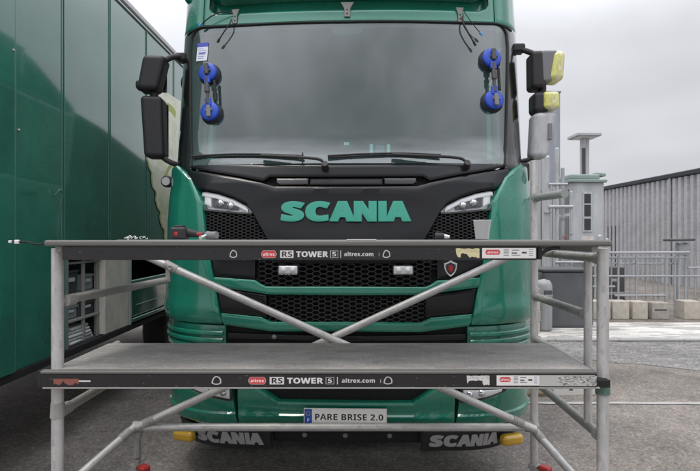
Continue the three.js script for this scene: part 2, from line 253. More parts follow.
function cable(pts, conMat, r = 0.0045) { const c = part('cable', hose(pts.map(([t, y, o]) => onCab(t, y, o)), r), M.rubber, truck); const a = onCab(...pts[pts.length - 2]), b = onCab(...pts[pts.length - 1]), d = b.clone().sub(a).normalize(); part('connector', cyl(b, b.clone().addScaledVector(d, 0.03), 0.009, 0.008, 10), conMat, c); }
const lightBlue = std({ color: lin(0.12, 0.35, 0.75), roughness: 0.4 });
cable([[-0.81, 3.245, 0.02], [-0.88, 3.25, 0.05], [-0.96, 3.222, 0.05], [-1.03, 3.178, 0.04]], lightBlue);
cable([[-0.82, 3.20, 0.02], [-0.825, 3.15, 0.045], [-0.86, 3.09, 0.05], [-0.89, 3.045, 0.045]], M.rubber);
cable([[0.80, 3.20, 0.02], [0.80, 3.13, 0.045], [0.83, 3.06, 0.05], [0.865, 3.0, 0.045]], M.rubber, 0.0055);
cable([[0.815, 3.24, 0.02], [0.83, 3.18, 0.05], [0.87, 3.12, 0.05], [0.91, 3.075, 0.045]], lightBlue, 0.003);

// windscreen and pillars
const screen = part('windscreen', plateT(-1.2, 1.2, mir([[0, 3.153], [0.6, 3.157], [0.85, 3.16], [1.05, 3.163], [1.2, 3.14], [1.25, 3.1]]), [[-2, 2.13]], { off: 0.0, thick: 0, bevel: 0, step: 0.03, vs: 10 }), M.windscreen, truck);
screen.userData.label = 'windscreen mirroring the grey sky';
const fritTop = mir([[0, 3.150], [0.85, 3.157], [1.05, 3.160], [1.19, 3.14]]);
part('screen_border', plateT(-1.15, 1.15, fritTop, mir([[0, 3.06], [0.09, 3.065], [0.11, 3.112], [0.9, 3.118], [1.19, 3.11]]), { off: -0.006, thick: 0, bevel: 0 }), std({ color: lin(0.05, 0.05, 0.055), roughness: 0.5 }), screen);
for (const s of [-1, 1]) {
  part('pillar_trim', plateY(2.1, 3.165, [[2.1, 1.065], [2.3, 1.088], [2.7, 1.122], [3.0, 1.146], [3.1, 1.140], [3.14, 1.115], [3.165, 1.06]], [[2.1, 1.40], [3.165, 1.40]], s, { off: 0.006, thick: 0.05 }), M.gloss, truck);
  part('pillar_seal', plateY(2.12, 3.15, [[2.1, 1.057], [2.3, 1.080], [2.7, 1.114], [3.0, 1.138], [3.1, 1.132], [3.14, 1.107], [3.165, 1.05]], [[2.1, 1.073], [2.3, 1.096], [2.7, 1.130], [3.0, 1.154], [3.1, 1.148], [3.14, 1.123], [3.165, 1.07]], s, { off: 0.012, thick: 0.02, hs: 3 }), M.rubber, truck);
}
part('header_seal', plateT(-1.2, 1.2, mir([[0, 3.160], [0.85, 3.166], [1.05, 3.172], [1.2, 3.15]]), mir([[0, 3.148], [0.85, 3.154], [1.05, 3.160], [1.2, 3.135]]), { off: 0.014, thick: 0.02, vs: 2, e: 0.003 }), M.rubber, truck);
const decalTex = canvasTex(128, 256, (c, w, h) => { c.fillStyle = '#dfe2ec'; c.fillRect(0, 0, w, h); c.fillStyle = '#4a52b8'; c.fillRect(0, 0, w, 60); c.fillStyle = '#8f96c4'; for (let i = 0; i < 6; i++) c.fillRect(12, 80 + i * 27, 60 + (i * 37) % 44, 11); c.fillStyle = '#5058b0'; c.fillRect(24, 140, 80, 18); });
place(part('inspection_sticker', new THREE.PlaneGeometry(0.085, 0.14), std({ map: decalTex, roughness: 0.5 }), screen), -1.035, 2.974, 0.005, -0.17);
place(part('toll_sticker', new THREE.PlaneGeometry(0.04, 0.07), M.mint, screen), -1.2, 2.36, 0.03, -0.17);
// cabin behind the glass
part('dashboard', merge([box(-1.1, 1.1, 1.85, 2.10, -1.15, -0.52, 0.05), box(0.3, 0.95, 2.05, 2.16, -1.1, -0.75, 0.05)]), M.cabinDark, truck);
for (const s of [-1, 1]) { const st = part('seat', merge([rbox(0.5, 0.16, 0.5, s * 0.66, 1.72, -1.55, 0.07), rbox(0.5, 0.75, 0.16, s * 0.66, 2.12, -1.86, 0.07)]), M.cabinDark, truck); part('headrest', rbox(0.3, 0.22, 0.12, s * 0.66, 2.6, -1.88, 0.05), M.cabinDark, st); }
part('steering_wheel', new THREE.TorusGeometry(0.23, 0.018, 10, 40).rotateX(-0.9).translate(0.62, 2.16, -1.08), M.matte, truck);
{ const c = part('dash_camera', rbox(0.095, 0.13, 0.05, 0, 0, 0, 0.02), M.rubber, truck); place(c, 0.0, 2.235, -0.032, -0.17); part('camera_label', new THREE.PlaneGeometry(0.035, 0.02).translate(0, 0.03, 0.027), M.white, c); }
{ const c = part('rain_sensor', rbox(0.07, 0.07, 0.03, 0, 0, 0, 0.02), M.grey, truck); place(c, 0.225, 2.225, -0.03, -0.17); for (const s of [-1, 1]) part('sensor_clip', rbox(0.026, 0.085, 0.02, s * 0.058, 0, 0.004, 0.008), M.mint, c); }
for (const s of [-1, 1]) part('pillar_lining', cyl(V(s * 1.08, 2.12, -0.62), V(s * 1.1, 2.75, -0.78), 0.028, 0.022, 12), M.mint, truck);

// cowl, wipers
part('cowl', plateT(-1.11, 1.11, mir([[0, 2.118], [0.55, 2.122], [0.9, 2.142], [1.11, 2.158]]), mir([[0, 2.038], [0.5, 2.040], [0.54, 2.012], [0.70, 2.045], [1.0, 2.10], [1.11, 2.12]]), { off: 0.0, thick: 0.05, bevel: 0.006, e: 0.01 }), M.black, truck);
part('scuttle', plateT(-1.08, 1.08, mir([[0, 2.15], [1.08, 2.17]]), mir([[0, 2.10], [1.08, 2.13]]), { off: -0.012, thick: 0.02 }), M.matte, truck);
for (const s of [-1, 1]) part('grab_handle', plateTS(s, 0.245, 0.455, [[0, 2.028], [0.455, 2.030]], [[0, 1.986], [0.43, 1.984], [0.455, 2.0]], { off: -0.004, thick: 0.025, bevel: 0.006 }), M.gloss, truck);
part('air_slot', plateT(-0.235, 0.235, [[-1, 2.026]], [[-1, 1.986]], { off: -0.018, thick: 0.02 }), M.plastic, truck);
function wiper(pivot, tip, blade) {
  const w = part('wiper', hose(pivot.map((p) => onCab(...p)), 0.010, 24), M.plastic, truck);
  part('wiper_blade', merge([hose(blade.map((p) => onCab(...p)), 0.007, 24), hose(blade.map(([t, y, o]) => onCab(t, y - 0.012, o - 0.012)), 0.005, 24)]), M.rubber, w);
  const p = onCab(...pivot[0]); part('wiper_pivot', cyl(p.clone().add(V(0, -0.02, -0.03)), p.clone().add(V(0, 0.005, 0.02)), 0.026, 0.02, 16), M.plastic, w);
}
wiper([[-0.135, 2.115, 0.035], [-0.16, 2.145, 0.05], [-0.22, 2.158, 0.055], [-0.38, 2.172, 0.05], [-0.56, 2.185, 0.045]], 0, [[-1.06, 2.196, 0.03], [-0.8, 2.202, 0.03], [-0.55, 2.196, 0.03], [-0.28, 2.178, 0.035]]);
wiper([[0.785, 2.125, 0.035], [0.76, 2.152, 0.05], [0.70, 2.165, 0.055], [0.5, 2.176, 0.05], [0.3, 2.186, 0.045]], 0, [[-0.12, 2.178, 0.03], [0.1, 2.190, 0.03], [0.35, 2.196, 0.03], [0.62, 2.186, 0.035]]);
part('washer_nozzle', cyl(onCab(-0.29, 2.15, 0.02), onCab(-0.29, 2.205, 0.02), 0.004, 0.004, 8), M.rubber, truck);

// black hatch with the maker's name
const hatchBot = mir([[0, 1.47], [0.43, 1.47], [0.497, 1.62], [0.597, 1.80], [0.64, 1.856], [0.735, 1.903], [0.838, 1.937], [0.97, 1.958], [1.06, 2.02], [1.1, 2.06]]);
const hatch = part('front_hatch', plateT(-1.1, 1.1, mir([[0, 1.968], [0.46, 1.972], [0.55, 1.998], [0.70, 2.032], [1.1, 2.104]]), hatchBot, { off: 0.012, thick: 0.05, bevel: 0.008, e: 0.012, step: 0.02, vs: 12, offFn: (t, y) => -0.022 * Math.max(0, 1 - Math.hypot(t / 0.62, (y - 1.80) / 0.16)) ** 0.7 }), M.black, truck);
lettering('SCANIA', -0.412, 0.412, 1.740, 1.874, 0.006, 0.009, M.letterGreen, hatch, 0.085);

// corner panels, steps, headlights, lower fascia
const inn = [[1.078, 0.783], [1.297, 0.823], [1.48, 0.864], [1.655, 0.900], [1.80, 0.922], [1.87, 0.936], [1.94, 0.976], [2.04, 1.050], [2.09, 1.11], [2.142, 1.21]];
for (const s of [-1, 1]) {
  const c = part('corner_panel', plateY(1.078, 2.142, inn, [[1.078, 1.8], [1.9, 1.8], [2.142, 1.36]], s, { off: 0.026, thick: 0.06, bevel: 0.010, e: 0.014, hs: 30, offFn: (t, y) => 0.014 * Math.exp(-(((y - 1.16) / 0.05) ** 2)) + 0.012 * Math.max(0, Math.min(1, (Math.abs(t) - 1.08) / 0.03)) }), M.green, truck);
  const stp = part('cab_step', plateY(0.88, 1.066, [[0.8, 0.765]], [[0.8, 1.8]], s, { off: 0.0, thick: 0.05 }), M.green, truck);
  part('step_lip', merge([plateY(1.002, 1.030, [[0.8, 0.772]], [[0.8, 1.75]], s, { off: 0.030, thick: 0.04, bevel: 0.006 }), plateY(0.958, 0.985, [[0.8, 0.772]], [[0.8, 1.75]], s, { off: 0.032, thick: 0.04, bevel: 0.006 }), plateY(0.905, 0.940, [[0.8, 0.772]], [[0.8, 1.75]], s, { off: 0.026, thick: 0.04, bevel: 0.006 })]), M.green, stp);
  // headlight
  const hTop = [[0.605, 1.806], [0.648, 1.846], [0.735, 1.892], [0.838, 1.926], [0.945, 1.946], [0.965, 1.944]], hBot = [[0.605, 1.798], [0.7, 1.803], [0.918, 1.826], [0.945, 1.87], [0.965, 1.94]];
  const hl = part('headlight', plateTS(s, 0.606, 0.963, hTop, hBot, { off: -0.035, thick: 0.01, bevel: 0 }), M.reflector, truck);
  part('light_strip', plateTS(s, 0.63, 0.955, hTop.map(([t, y]) => [t, y - 0.006]), hTop.map(([t, y]) => [t, y - 0.032]), { off: -0.006, thick: 0.03 }), M.whitePlastic, hl);
  part('lamp_frame', plateTS(s, 0.70, 0.875, [[0.7, 1.862], [0.875, 1.903]], [[0.7, 1.818], [0.875, 1.838]], { off: -0.016, thick: 0.02 }), M.darkGrey, hl);
  for (const [t, y] of [[0.745, 1.848], [0.815, 1.866]]) { const l = part('lamp_lens', lathe([[0, 0.016], [0.012, 0.014], [0.022, 0.006], [0.026, -0.004], [0.029, -0.012]], 20).rotateX(Math.PI / 2), M.chrome, hl); place(l, s * t, y, -0.006); }
  part('indicator', plateTS(s, 0.885, 0.935, [[0.88, 1.918], [0.94, 1.928]], [[0.88, 1.838], [0.94, 1.862]], { off: -0.012, thick: 0.02 }), M.whitePlastic, hl);
  part('lamp_cover', plateTS(s, 0.606, 0.963, hTop, hBot, { off: 0.008, thick: 0, bevel: 0 }), M.clear, hl);
  part('lamp_surround', plateTS(s, 0.60, 0.945, [[0.6, 1.800], [0.7, 1.805], [0.92, 1.829], [0.945, 1.832]], [[0.6, 1.786], [0.7, 1.791], [0.92, 1.813], [0.945, 1.815]], { off: 0.008, thick: 0.05, vs: 2, e: 0.003 }), M.gloss, hl);
  // honeycomb below the headlight
  const hp = [[0.92, 1.822], [0.59, 1.79], [0.50, 1.62], [0.43, 1.49], [0.86, 1.49]].map(([t, y]) => [s * t, y]);
  const hg = part('side_grille', honeycomb(hp, 0.036, 0.021, -0.004, 0.006, 0.018), M.mesh, truck); hg.userData.kind = 'stuff';
  part('grille_panel', plateTS(s, 0.575, 0.862, [[0.57, 1.50], [0.862, 1.50]], [[0.57, 1.368], [0.84, 1.384], [0.862, 1.46]], { off: 0.004, thick: 0.03 }), M.black, truck);
  part('grille_panel', plateTS(s, 0.50, 0.82, [[0.5, 1.264], [0.82, 1.308]], [[0.5, 1.116], [0.53, 1.128], [0.79, 1.152], [0.82, 1.28]], { off: 0.004, thick: 0.03 }), M.black, truck);
  // spot light in the grille
  const al = part('spot_light', rbox(0.135, 0.062, 0.05, 0, 0, 0, 0.012), M.plastic, truck); place(al, s * 0.358, 1.428, 0.004);
  part('spot_reflector', rbox(0.122, 0.050, 0.02, 0, 0, 0.019, 0.008), M.reflector, al); part('spot_bulb', merge([-1, 1].map((k) => lathe([[0, 0.01], [0.014, 0.008], [0.02, 0]], 16).rotateX(Math.PI / 2).translate(k * 0.03, 0, 0.028))), M.whitePlastic, al);
  part('spot_cover', rbox(0.13, 0.056, 0.012, 0, 0, 0.040, 0.005), M.clear, al);
}
part('upper_grille', honeycomb([[-0.575, 1.50], [0.575, 1.50], [0.53, 1.325], [-0.53, 1.325]], 0.058, 0.031, -0.006, 0.0075, 0.025), M.mesh, truck).userData.kind = 'stuff';
part('lower_grille', honeycomb([[-0.50, 1.262], [0.50, 1.262], [0.475, 1.094], [-0.475, 1.094]], 0.052, 0.029, -0.014, 0.007, 0.025), M.plastic, truck).userData.kind = 'stuff';
const o12 = { off: 0.018, thick: 0.05, bevel: 0.006, e: 0.009, vs: 4 };
part('grille_bar', plateT(-0.842, 0.842, mir([[0, 1.322], [0.50, 1.320], [0.535, 1.335], [0.575, 1.361], [0.842, 1.379]]), mir([[0, 1.268], [0.49, 1.270], [0.55, 1.280], [0.825, 1.316], [0.842, 1.34]]), o12), M.green, truck);
part('grille_bar', plateT(-0.79, 0.79, mir([[0, 1.095], [0.47, 1.092], [0.50, 1.106], [0.53, 1.123], [0.79, 1.146]]), mir([[0, 1.037], [0.47, 1.033], [0.52, 1.040], [0.77, 1.072], [0.79, 1.1]]), o12), M.green, truck);
for (const y of [0.985, 0.915, 0.845, 0.775]) part('grille_slat', plateT(-0.755, 0.755, mir([[0, y + 0.02], [0.755, y + 0.03]]), mir([[0, y - 0.018], [0.755, y - 0.008]]), { off: -0.004, thick: 0.03 }), M.black, truck);
place(part('sensor', lathe([[0, 0.012], [0.012, 0.01], [0.016, 0]], 16).rotateX(Math.PI / 2), M.grey, truck), -0.45, 0.995, 0.0);
{ // maker's badge: a shield with a red beast on a dark ground
  const sh = (k) => { const s = new THREE.Shape(); s.moveTo(-0.040 * k, 0.034 * k); s.quadraticCurveTo(-0.018 * k, 0.040 * k, 0, 0.052 * k); s.quadraticCurveTo(0.018 * k, 0.040 * k, 0.040 * k, 0.034 * k); s.quadraticCurveTo(0.044 * k, -0.022 * k, 0, -0.050 * k); s.quadraticCurveTo(-0.044 * k, -0.022 * k, -0.040 * k, 0.034 * k); return s; };
  const b = part('badge', new THREE.ExtrudeGeometry(sh(1), { depth: 0.008, bevelSize: 0.002, bevelThickness: 0.002, bevelSegments: 2 }), M.chrome, truck); place(b, 0.655, 1.437, 0.008);
  part('badge_field', new THREE.ExtrudeGeometry(sh(0.8), { depth: 0.003, bevelEnabled: false }).translate(0, 0, 0.0105), std({ color: lin(0.03, 0.035, 0.05), roughness: 0.4 }), b);
  const g = new THREE.Shape([[-0.016, 0.012], [-0.008, 0.024], [-0.002, 0.016], [0.006, 0.026], [0.008, 0.014], [0.018, 0.012], [0.012, 0.002], [0.019, -0.008], [0.008, -0.012], [0.006, -0.026], [0, -0.018], [-0.008, -0.027], [-0.008, -0.012], [-0.02, -0.01], [-0.010, 0.0]].map((p) => new THREE.Vector2(...p)));
  part('badge_emblem', new THREE.ExtrudeGeometry(g, { depth: 0.003, bevelEnabled: false }).translate(0, 0.002, 0.0135), M.red, b);
}
// bumper
const ledge = (t, y) => 0.016 * Math.max(0, Math.min(1, (0.500 - y) / 0.012));
const bTop = mir([[0, 0.578], [0.425, 0.578], [0.545, 0.664], [0.60, 0.70], [0.686, 0.74]]), bBot = mir([[0, 0.418], [0.686, 0.418]]);
const bumper = part('bumper', plateT(-0.686, 0.686, bTop, bBot, { off: 0.010, thick: 0.06, bevel: 0.008, e: 0.012, vs: 14, offFn: ledge }), M.green, truck);
for (const s of [-1, 1]) {
  part('bumper_corner', plateY(0.418, 0.868, [[0.418, 0.692], [0.868, 0.755]], [[0.418, 1.7], [0.868, 1.75]], s, { off: 0.010, thick: 0.06, bevel: 0.008, e: 0.012, offFn: ledge, step: 0.012 }), M.green, truck);
  const top = [[0.715, 0.672], [0.9, 0.668], [1.03, 0.655]], bot = [[0.715, 0.578], [0.75, 0.575], [0.9, 0.606], [1.03, 0.640]];
  const f = part('fog_light', plateTS(s, 0.718, 1.03, top, bot, { off: 0.014, thick: 0.01, bevel: 0.002 }), M.plastic, truck);
  part('fog_reflector', plateTS(s, 0.735, 0.99, [[0.735, 0.662], [0.99, 0.655]], [[0.735, 0.590], [0.9, 0.618], [0.99, 0.640]], { off: 0.018, thick: 0.004 }), M.reflector, f);
  for (const t of [0.775, 0.85]) place(part('fog_lens', lathe([[0, 0.014], [0.012, 0.012], [0.021, 0.004], [0.024, -0.004]], 20).rotateX(Math.PI / 2), M.chrome, f), s * t, 0.632 + (t - 0.775) * 0.1, 0.022);
  part('fog_cover', plateTS(s, 0.72, 1.028, top.map(([t, y]) => [t, y - 0.003]), bot.map(([t, y]) => [t, y + 0.003]), { off: 0.038, thick: 0, bevel: 0 }), M.clear, f);
  // lower apron with silver name and amber marker
  const ap = part('apron', plateTS(s, 0.50, 1.34, [[0.4, 0.372]], [[0.4, 0.222], [1.2, 0.222], [1.34, 0.25]], { off: -0.015, thick: 0.03 }), M.plastic, truck);
  if (s < 0) lettering('SCANIA', -1.035, -0.548, 0.256, 0.345, -0.016, 0.008, M.silver, ap, 0.085); else lettering('SCANIA', 0.548, 1.035, 0.256, 0.345, -0.016, 0.008, M.silver, ap, 0.085);
  const mk = part('marker_lamp', rbox(0.158, 0.072, 0.07, 0, 0, 0, 0.026), M.amber, truck); place(mk, s * 1.085, 0.296, 0.055); mk.rotation.y *= 0.5;
  part('marker_base', rbox(0.11, 0.05, 0.05, 0, 0, -0.05, 0.01), M.plastic, mk);
}
part('underrun', plateT(-0.5, 0.5, [[-1, 0.42]], [[-1, 0.26]], { off: -0.07, thick: 0.02 }), M.matte, truck);
for (const t of [-0.28, -0.006, 0.29]) place(part('bolt', lathe([[0, 0.01], [0.012, 0.009], [0.018, 0]], 8).rotateX(Math.PI / 2), M.grey, truck), t, 0.315, -0.068);
{ const pt = canvasTex(1024, 220, (c, w, h) => { c.fillStyle = '#f6f6f3'; c.fillRect(0, 0, w, h); c.fillStyle = '#1d55b4'; c.fillRect(0, 0, 92, h); c.fillStyle = '#f2dc3c'; for (let i = 0; i < 12; i++) { const a = i * Math.PI / 6; c.beginPath(); c.arc(46 + 26 * Math.cos(a), 64 + 26 * Math.sin(a), 4.5, 0, 7); c.fill(); } c.fillStyle = '#ffffff'; c.font = 'bold 64px sans-serif'; c.textAlign = 'center'; c.fillText('F', 46, 186); c.fillStyle = '#23252a'; c.font = 'bold 122px sans-serif'; c.textAlign = 'left'; const tw = c.measureText('PARE BRISE 2.0').width; c.save(); c.translate(122, 156); c.scale(870 / tw, 1); c.fillText('PARE BRISE 2.0', 0, 0); c.restore(); });
  const pl = part('number_plate', rbox(0.528, 0.104, 0.012, 0, 0, 0, 0.004), M.white, truck); pl.position.set(0, 0.499, 0.030);
  part('plate_print', new THREE.PlaneGeometry(0.518, 0.096).translate(0, 0, 0.0072), std({ map: pt, roughness: 0.35 }), pl); }

// mirrors
function shell(w, h, d, r, taper, skew) { const g = new RoundedBoxGeometry(w, h, d, 5, r), p = g.attributes.position; for (let i = 0; i < p.count; i++) { const f = p.getY(i) / h; p.setX(i, p.getX(i) * (1 + taper * f) + skew * f); p.setZ(i, p.getZ(i) * (1 + 0.25 * taper * f)); } g.computeVertexNormals(); return g; }
{ const a = part('mirror_arm', merge([hose([V(-1.235, 2.99, -0.52), V(-1.30, 2.975, -0.47), V(-1.37, 2.93, -0.45), V(-1.45, 2.88, -0.45)], 0.021, 20), rbox(0.09, 0.06, 0.1, -1.245, 2.99, -0.54, 0.015), hose([V(-1.44, 2.78, -0.46), V(-1.435, 2.6, -0.46)], 0.03, 8), hose([V(-1.41, 2.26, -0.46), V(-1.33, 2.20, -0.46), V(-1.24, 2.165, -0.5)], 0.02, 20), rbox(0.10, 0.05, 0.1, -1.23, 2.15, -0.52, 0.015)]), M.plastic, truck);
  const u = part('mirror', shell(0.155, 0.255, 0.18, 0.035, 0.10, 0.055), M.plastic, truck); u.position.set(-1.44, 2.835, -0.455); u.rotation.y = 0.15;
  part('mirror_glass', new THREE.PlaneGeometry(0.15, 0.2).rotateY(Math.PI).translate(0, 0, -0.097), M.chrome, u);
  part('mirror_pod', rbox(0.05, 0.07, 0.09, -0.095, -0.08, 0.0, 0.024), M.plastic, u);
  const m = part('mirror', shell(0.150, 0.45, 0.16, 0.034, 0.08, -0.022), M.plastic, truck); m.position.set(-1.43, 2.445, -0.46); m.rotation.y = 0.12;
  part('mirror_glass', new THREE.PlaneGeometry(0.15, 0.4).rotateY(Math.PI).translate(0, 0, -0.087), M.chrome, m);
  const k = part('side_camera', new THREE.SphereGeometry(0.075, 20, 14).scale(0.5, 1, 1), M.plastic, truck); k.position.set(-1.265, 2.83, -0.66);
  const r = part('kerb_mirror', lathe([[0, 0.02], [0.03, 0.018], [0.043, 0.004], [0.043, -0.02], [0, -0.03]], 20).rotateX(Math.PI / 2), M.plastic, truck); r.position.set(-1.325, 2.045, -0.42); part('kerb_mirror_glass', new THREE.CircleGeometry(0.03, 20).translate(0, 0, 0.0215), M.silver, r);
}
const limeTex = tex(256, (u, v) => { const n = fbm(u, v, 3, 3, 71), q = fbm(u, v, 5, 3, 77), w = (x, a, b) => Math.max(0, Math.min(1, (x - a) / (b - a))); const A = [228, 226, 206], B = [214, 216, 112], C = [196, 186, 120], k = w(n, 0.42, 0.56), j = w(q, 0.52, 0.66); return [0, 1, 2].map((i) => { const m = A[i] * k + B[i] * (1 - k); return cl(m * (1 - 0.7 * j) + C[i] * 0.7 * j); }); });
const lime = phy({ map: limeTex, roughness: 0.3, clearcoat: 0.6 });
const paleGrey = std({ color: lin(0.60, 0.61, 0.63), map: scuff, roughness: 0.5 });
{ part('mirror_arm', merge([hose([V(1.25, 3.03, -0.52), V(1.31, 3.0, -0.5), V(1.38, 2.965, -0.48), V(1.43, 2.95, -0.48)], 0.02, 20), rbox(0.09, 0.06, 0.1, 1.255, 3.03, -0.54, 0.015), hose([V(1.42, 2.78, -0.5), V(1.42, 2.6, -0.5)], 0.03, 8), hose([V(1.40, 2.24, -0.5), V(1.32, 2.205, -0.5), V(1.24, 2.185, -0.52)], 0.017, 20), rbox(0.07, 0.14, 0.1, 1.285, 2.11, -0.5, 0.02)]), M.plastic, truck);
  const b = part('mirror', shell(0.10, 0.27, 0.17, 0.03, 0.05, 0), M.plastic, truck); b.position.set(1.375, 2.845, -0.50);
  part('mirror_base', shell(0.10, 0.225, 0.15, 0.02, 0.5, 0.02).translate(0.062, 0.02, 0.012), M.grey, b);
  part('mirror_cover', shell(0.105, 0.225, 0.16, 0.045, -0.1, 0.02).translate(0.128, 0.022, 0.02), lime, b);
  const c = part('mirror', shell(0.11, 0.155, 0.16, 0.035, 0, 0), M.plastic, truck); c.position.set(1.395, 2.61, -0.50);
  part('mirror_cover', shell(0.118, 0.13, 0.16, 0.03, 0, 0).translate(0.065, 0.01, 0.015), lime, c);
  const d = part('mirror', shell(0.145, 0.335, 0.15, 0.04, 0.35, 0.045), paleGrey, truck); d.position.set(1.405, 2.375, -0.50);
  part('mirror_glass', new THREE.PlaneGeometry(0.11, 0.28).rotateY(Math.PI).translate(0, 0, -0.077), M.chrome, d);
  part('mirror_hinge', rbox(0.03, 0.12, 0.02, 0.045, 0.02, 0.078, 0.006), M.grey, d);
}

// ---------------------------------------------------------------- mobile scaffold tower
const scaf = thing('scaffold_tower', 'low aluminium scaffold tower with two grey decks and black printed edges, set across the truck', 'scaffold', [0, 0, -2.7]);
const zz = 2.7, P = (x, y, z) => V(x, y, z + zz);
const FR = 0.0255;
function post(x, z, y0, y1, r = FR) { return part('upright', merge([cyl(P(x, y0, z), P(x, y1, z), r, r, 24)]), alu, scaf); }
post(-1.315, -2.272, 0.20, 1.592); post(1.137, -2.272, 0.20, 1.592); post(1.156, -3.17, 0.20, 2.12, 0.0235); post(1.14, -2.42, 0.735, 1.56, 0.019);
part('upright', cyl(P(-1.335, 0.26, -3.17), P(-1.335, 0.455, -3.17), 0.021, 0.021, 20), aluDull, scaf);
part('upright_collar', cyl(P(-1.315, 0.835, -2.272), P(-1.315, 0.90, -2.272), 0.031, 0.028), aluDull, scaf); part('upright_collar', cyl(P(1.137, 0.935, -2.272), P(1.137, 0.985, -2.272), 0.030, 0.030), aluDull, scaf);
part('tape_band', cyl(P(1.137, 0.94, -2.272), P(1.137, 0.982, -2.272), 0.0312, 0.0312), std({ color: lin(0.16, 0.27, 0.22), roughness: 0.7, map: scuff }), scaf);
part('end_cap', box(1.082, 1.142, 0.983, 1.016, -2.262 + zz, -2.212 + zz, 0.004), M.matte, scaf);
const rung = (a, b, r = 0.021) => part('rung', cyl(P(...a), P(...b), r, r), aluDull, scaf);
rung([1.137, 1.545, -2.27], [1.156, 1.545, -3.17]); rung([1.14, 1.27, -2.42], [1.156, 1.27, -3.17], 0.022); rung([1.137, 1.005, -2.27], [1.156, 1.005, -3.17], 0.022); rung([1.137, 0.74, -2.27], [1.156, 0.74, -3.17], 0.022);
part('rung', cyl(P(1.165, 1.878, -2.74), P(1.156, 1.885, -3.17), 0.023), std({ color: lin(0.36, 0.40, 0.38), roughness: 0.6, map: scuff }), scaf);
rung([-1.315, 1.352, -2.27], [-1.125, 1.376, -3.09], 0.020); rung([-1.315, 1.03, -2.27], [-1.315, 1.035, -2.86], 0.020); rung([-1.315, 0.85, -2.27], [-1.315, 0.845, -3.12], 0.022);
part('rung_clamp', cyl(P(-1.29, 1.354, -2.29), P(-1.28, 1.355, -2.34), 0.026, 0.026), aluDull, scaf); part('rung_clamp', cyl(P(-1.315, 0.85, -2.29), P(-1.315, 0.85, -2.36), 0.028, 0.028), aluDull, scaf); part('rung_hook', rbox(0.03, 0.09, 0.02, -1.112, 1.41, -3.09 + zz, 0.005), aluDull, scaf);
const brace = (a, b, r = 0.0235) => part('brace', cyl(P(...a), P(...b), r, r), alu, scaf);
brace([-1.25, 1.525, -3.09], [1.135, 0.46, -3.10]); brace([1.05, 1.545, -3.145], [-1.36, 0.44, -3.155]);
part('brace_hook', merge([new THREE.TorusGeometry(0.012, 0.005, 8, 20).translate(-1.092, 1.456, -3.064 + zz), cyl(P(-1.13, 1.478, -3.09), P(-1.06, 1.44, -3.09), 0.027, 0.027)]), aluDull, scaf);
part('ledger', cyl(P(-1.33, 0.446, -3.172), P(1.15, 0.446, -3.172), 0.0245, 0.0245), alu, scaf);
part('ledger', cyl(P(-1.30, 1.575, -3.10), P(1.15, 1.575, -3.10), 0.02, 0.02), alu, scaf);
for (const [a, b, c] of [[-1.36, -1.30, 0.45], [1.10, 1.18, 0.45]]) part('ledger_clamp', cyl(P(a, c, -3.172), P(b, c, -3.172), 0.033, 0.033), aluDull, scaf);
part('stem_collar', cyl(P(-1.335, 0.38, -3.17), P(-1.335, 0.422, -3.17), 0.03, 0.03), aluDull, scaf);
function outrigger(a, b) { const o = part('outrigger', cyl(P(...a), P(...b), 0.023, 0.023), alu, scaf); const f = V(b[0], 0, b[2]); part('outrigger_foot', merge([cyl(P(b[0], b[1] + 0.02, b[2]), P(f.x, 0.03, f.z), 0.018, 0.018), lathe([[0, 0.035], [0.04, 0.03], [0.06, 0.012], [0.06, 0.002], [0, 0.001]]).translate(f.x, 0, f.z + zz)]), M.rubber, o); }
outrigger([-1.345, 0.455, -3.15], [-1.64, 0.20, -2.5]); outrigger([1.14, 0.445, -3.15], [1.33, 0.21, -2.56]);
function castor(x, z, turn, top) {
  const c = part('castor', merge([cyl(V(0, top - 0.05, 0), V(0, 0.19, 0), 0.019, 0.019), rbox(0.06, 0.03, 0.06, 0, 0.205, 0, 0.008), rbox(0.006, 0.13, 0.06, 0.032, 0.14, 0.02, 0.002), rbox(0.006, 0.13, 0.06, -0.032, 0.14, 0.02, 0.002)]), aluDull, scaf); c.position.set(x, 0, z + zz); c.rotation.y = turn;
  const w = part('castor_wheel', lathe([[0.02, -0.024], [0.07, -0.024], [0.082, -0.016], [0.084, 0], [0.082, 0.016], [0.07, 0.024], [0.02, 0.024]]).rotateZ(Math.PI / 2).translate(0, 0.085, 0.035), M.rubber, c); void w;
  part('brake_pedal', merge([rbox(0.06, 0.05, 0.07, 0, 0.205, 0.075, 0.014), rbox(0.03, 0.06, 0.03, 0, 0.165, 0.05, 0.006)]), M.red, c);
}
castor(-1.335, -3.17, 0.9, 0.3); castor(1.156, -3.17, 0.7, 0.3); castor(-1.315, -2.272, -2.2, 0.3); castor(1.137, -2.272, 2.4, 0.3);

// weld rings and spring clips where the tubes meet
for (const [x, y, z, rr] of [[1.156, 1.545, -3.13, 0.027], [1.156, 1.27, -3.13, 0.028], [1.156, 1.005, -3.13, 0.028], [1.156, 0.74, -3.13, 0.028], [1.14, 1.27, -2.455, 0.027], [1.137, 1.005, -2.315, 0.028], [1.137, 0.74, -2.315, 0.028], [1.137, 1.545, -2.315, 0.027], [1.156, 1.885, -3.13, 0.029]]) part('weld_ring', cyl(P(x, y, z - 0.009), P(x, y, z + 0.009), rr, rr), aluDull, scaf);
function clip(a, b, f) { const p = P(...a).lerp(P(...b), f), d = P(...b).sub(P(...a)).normalize(); part('brace_clip', merge([cyl(p.clone().addScaledVector(d, -0.035), p.clone().addScaledVector(d, 0.035), 0.0275, 0.0275), cyl(p.clone().add(V(0, 0, 0.02)), p.clone().add(V(0, 0, 0.036)), 0.009, 0.009, 10)]), aluDull, scaf); }
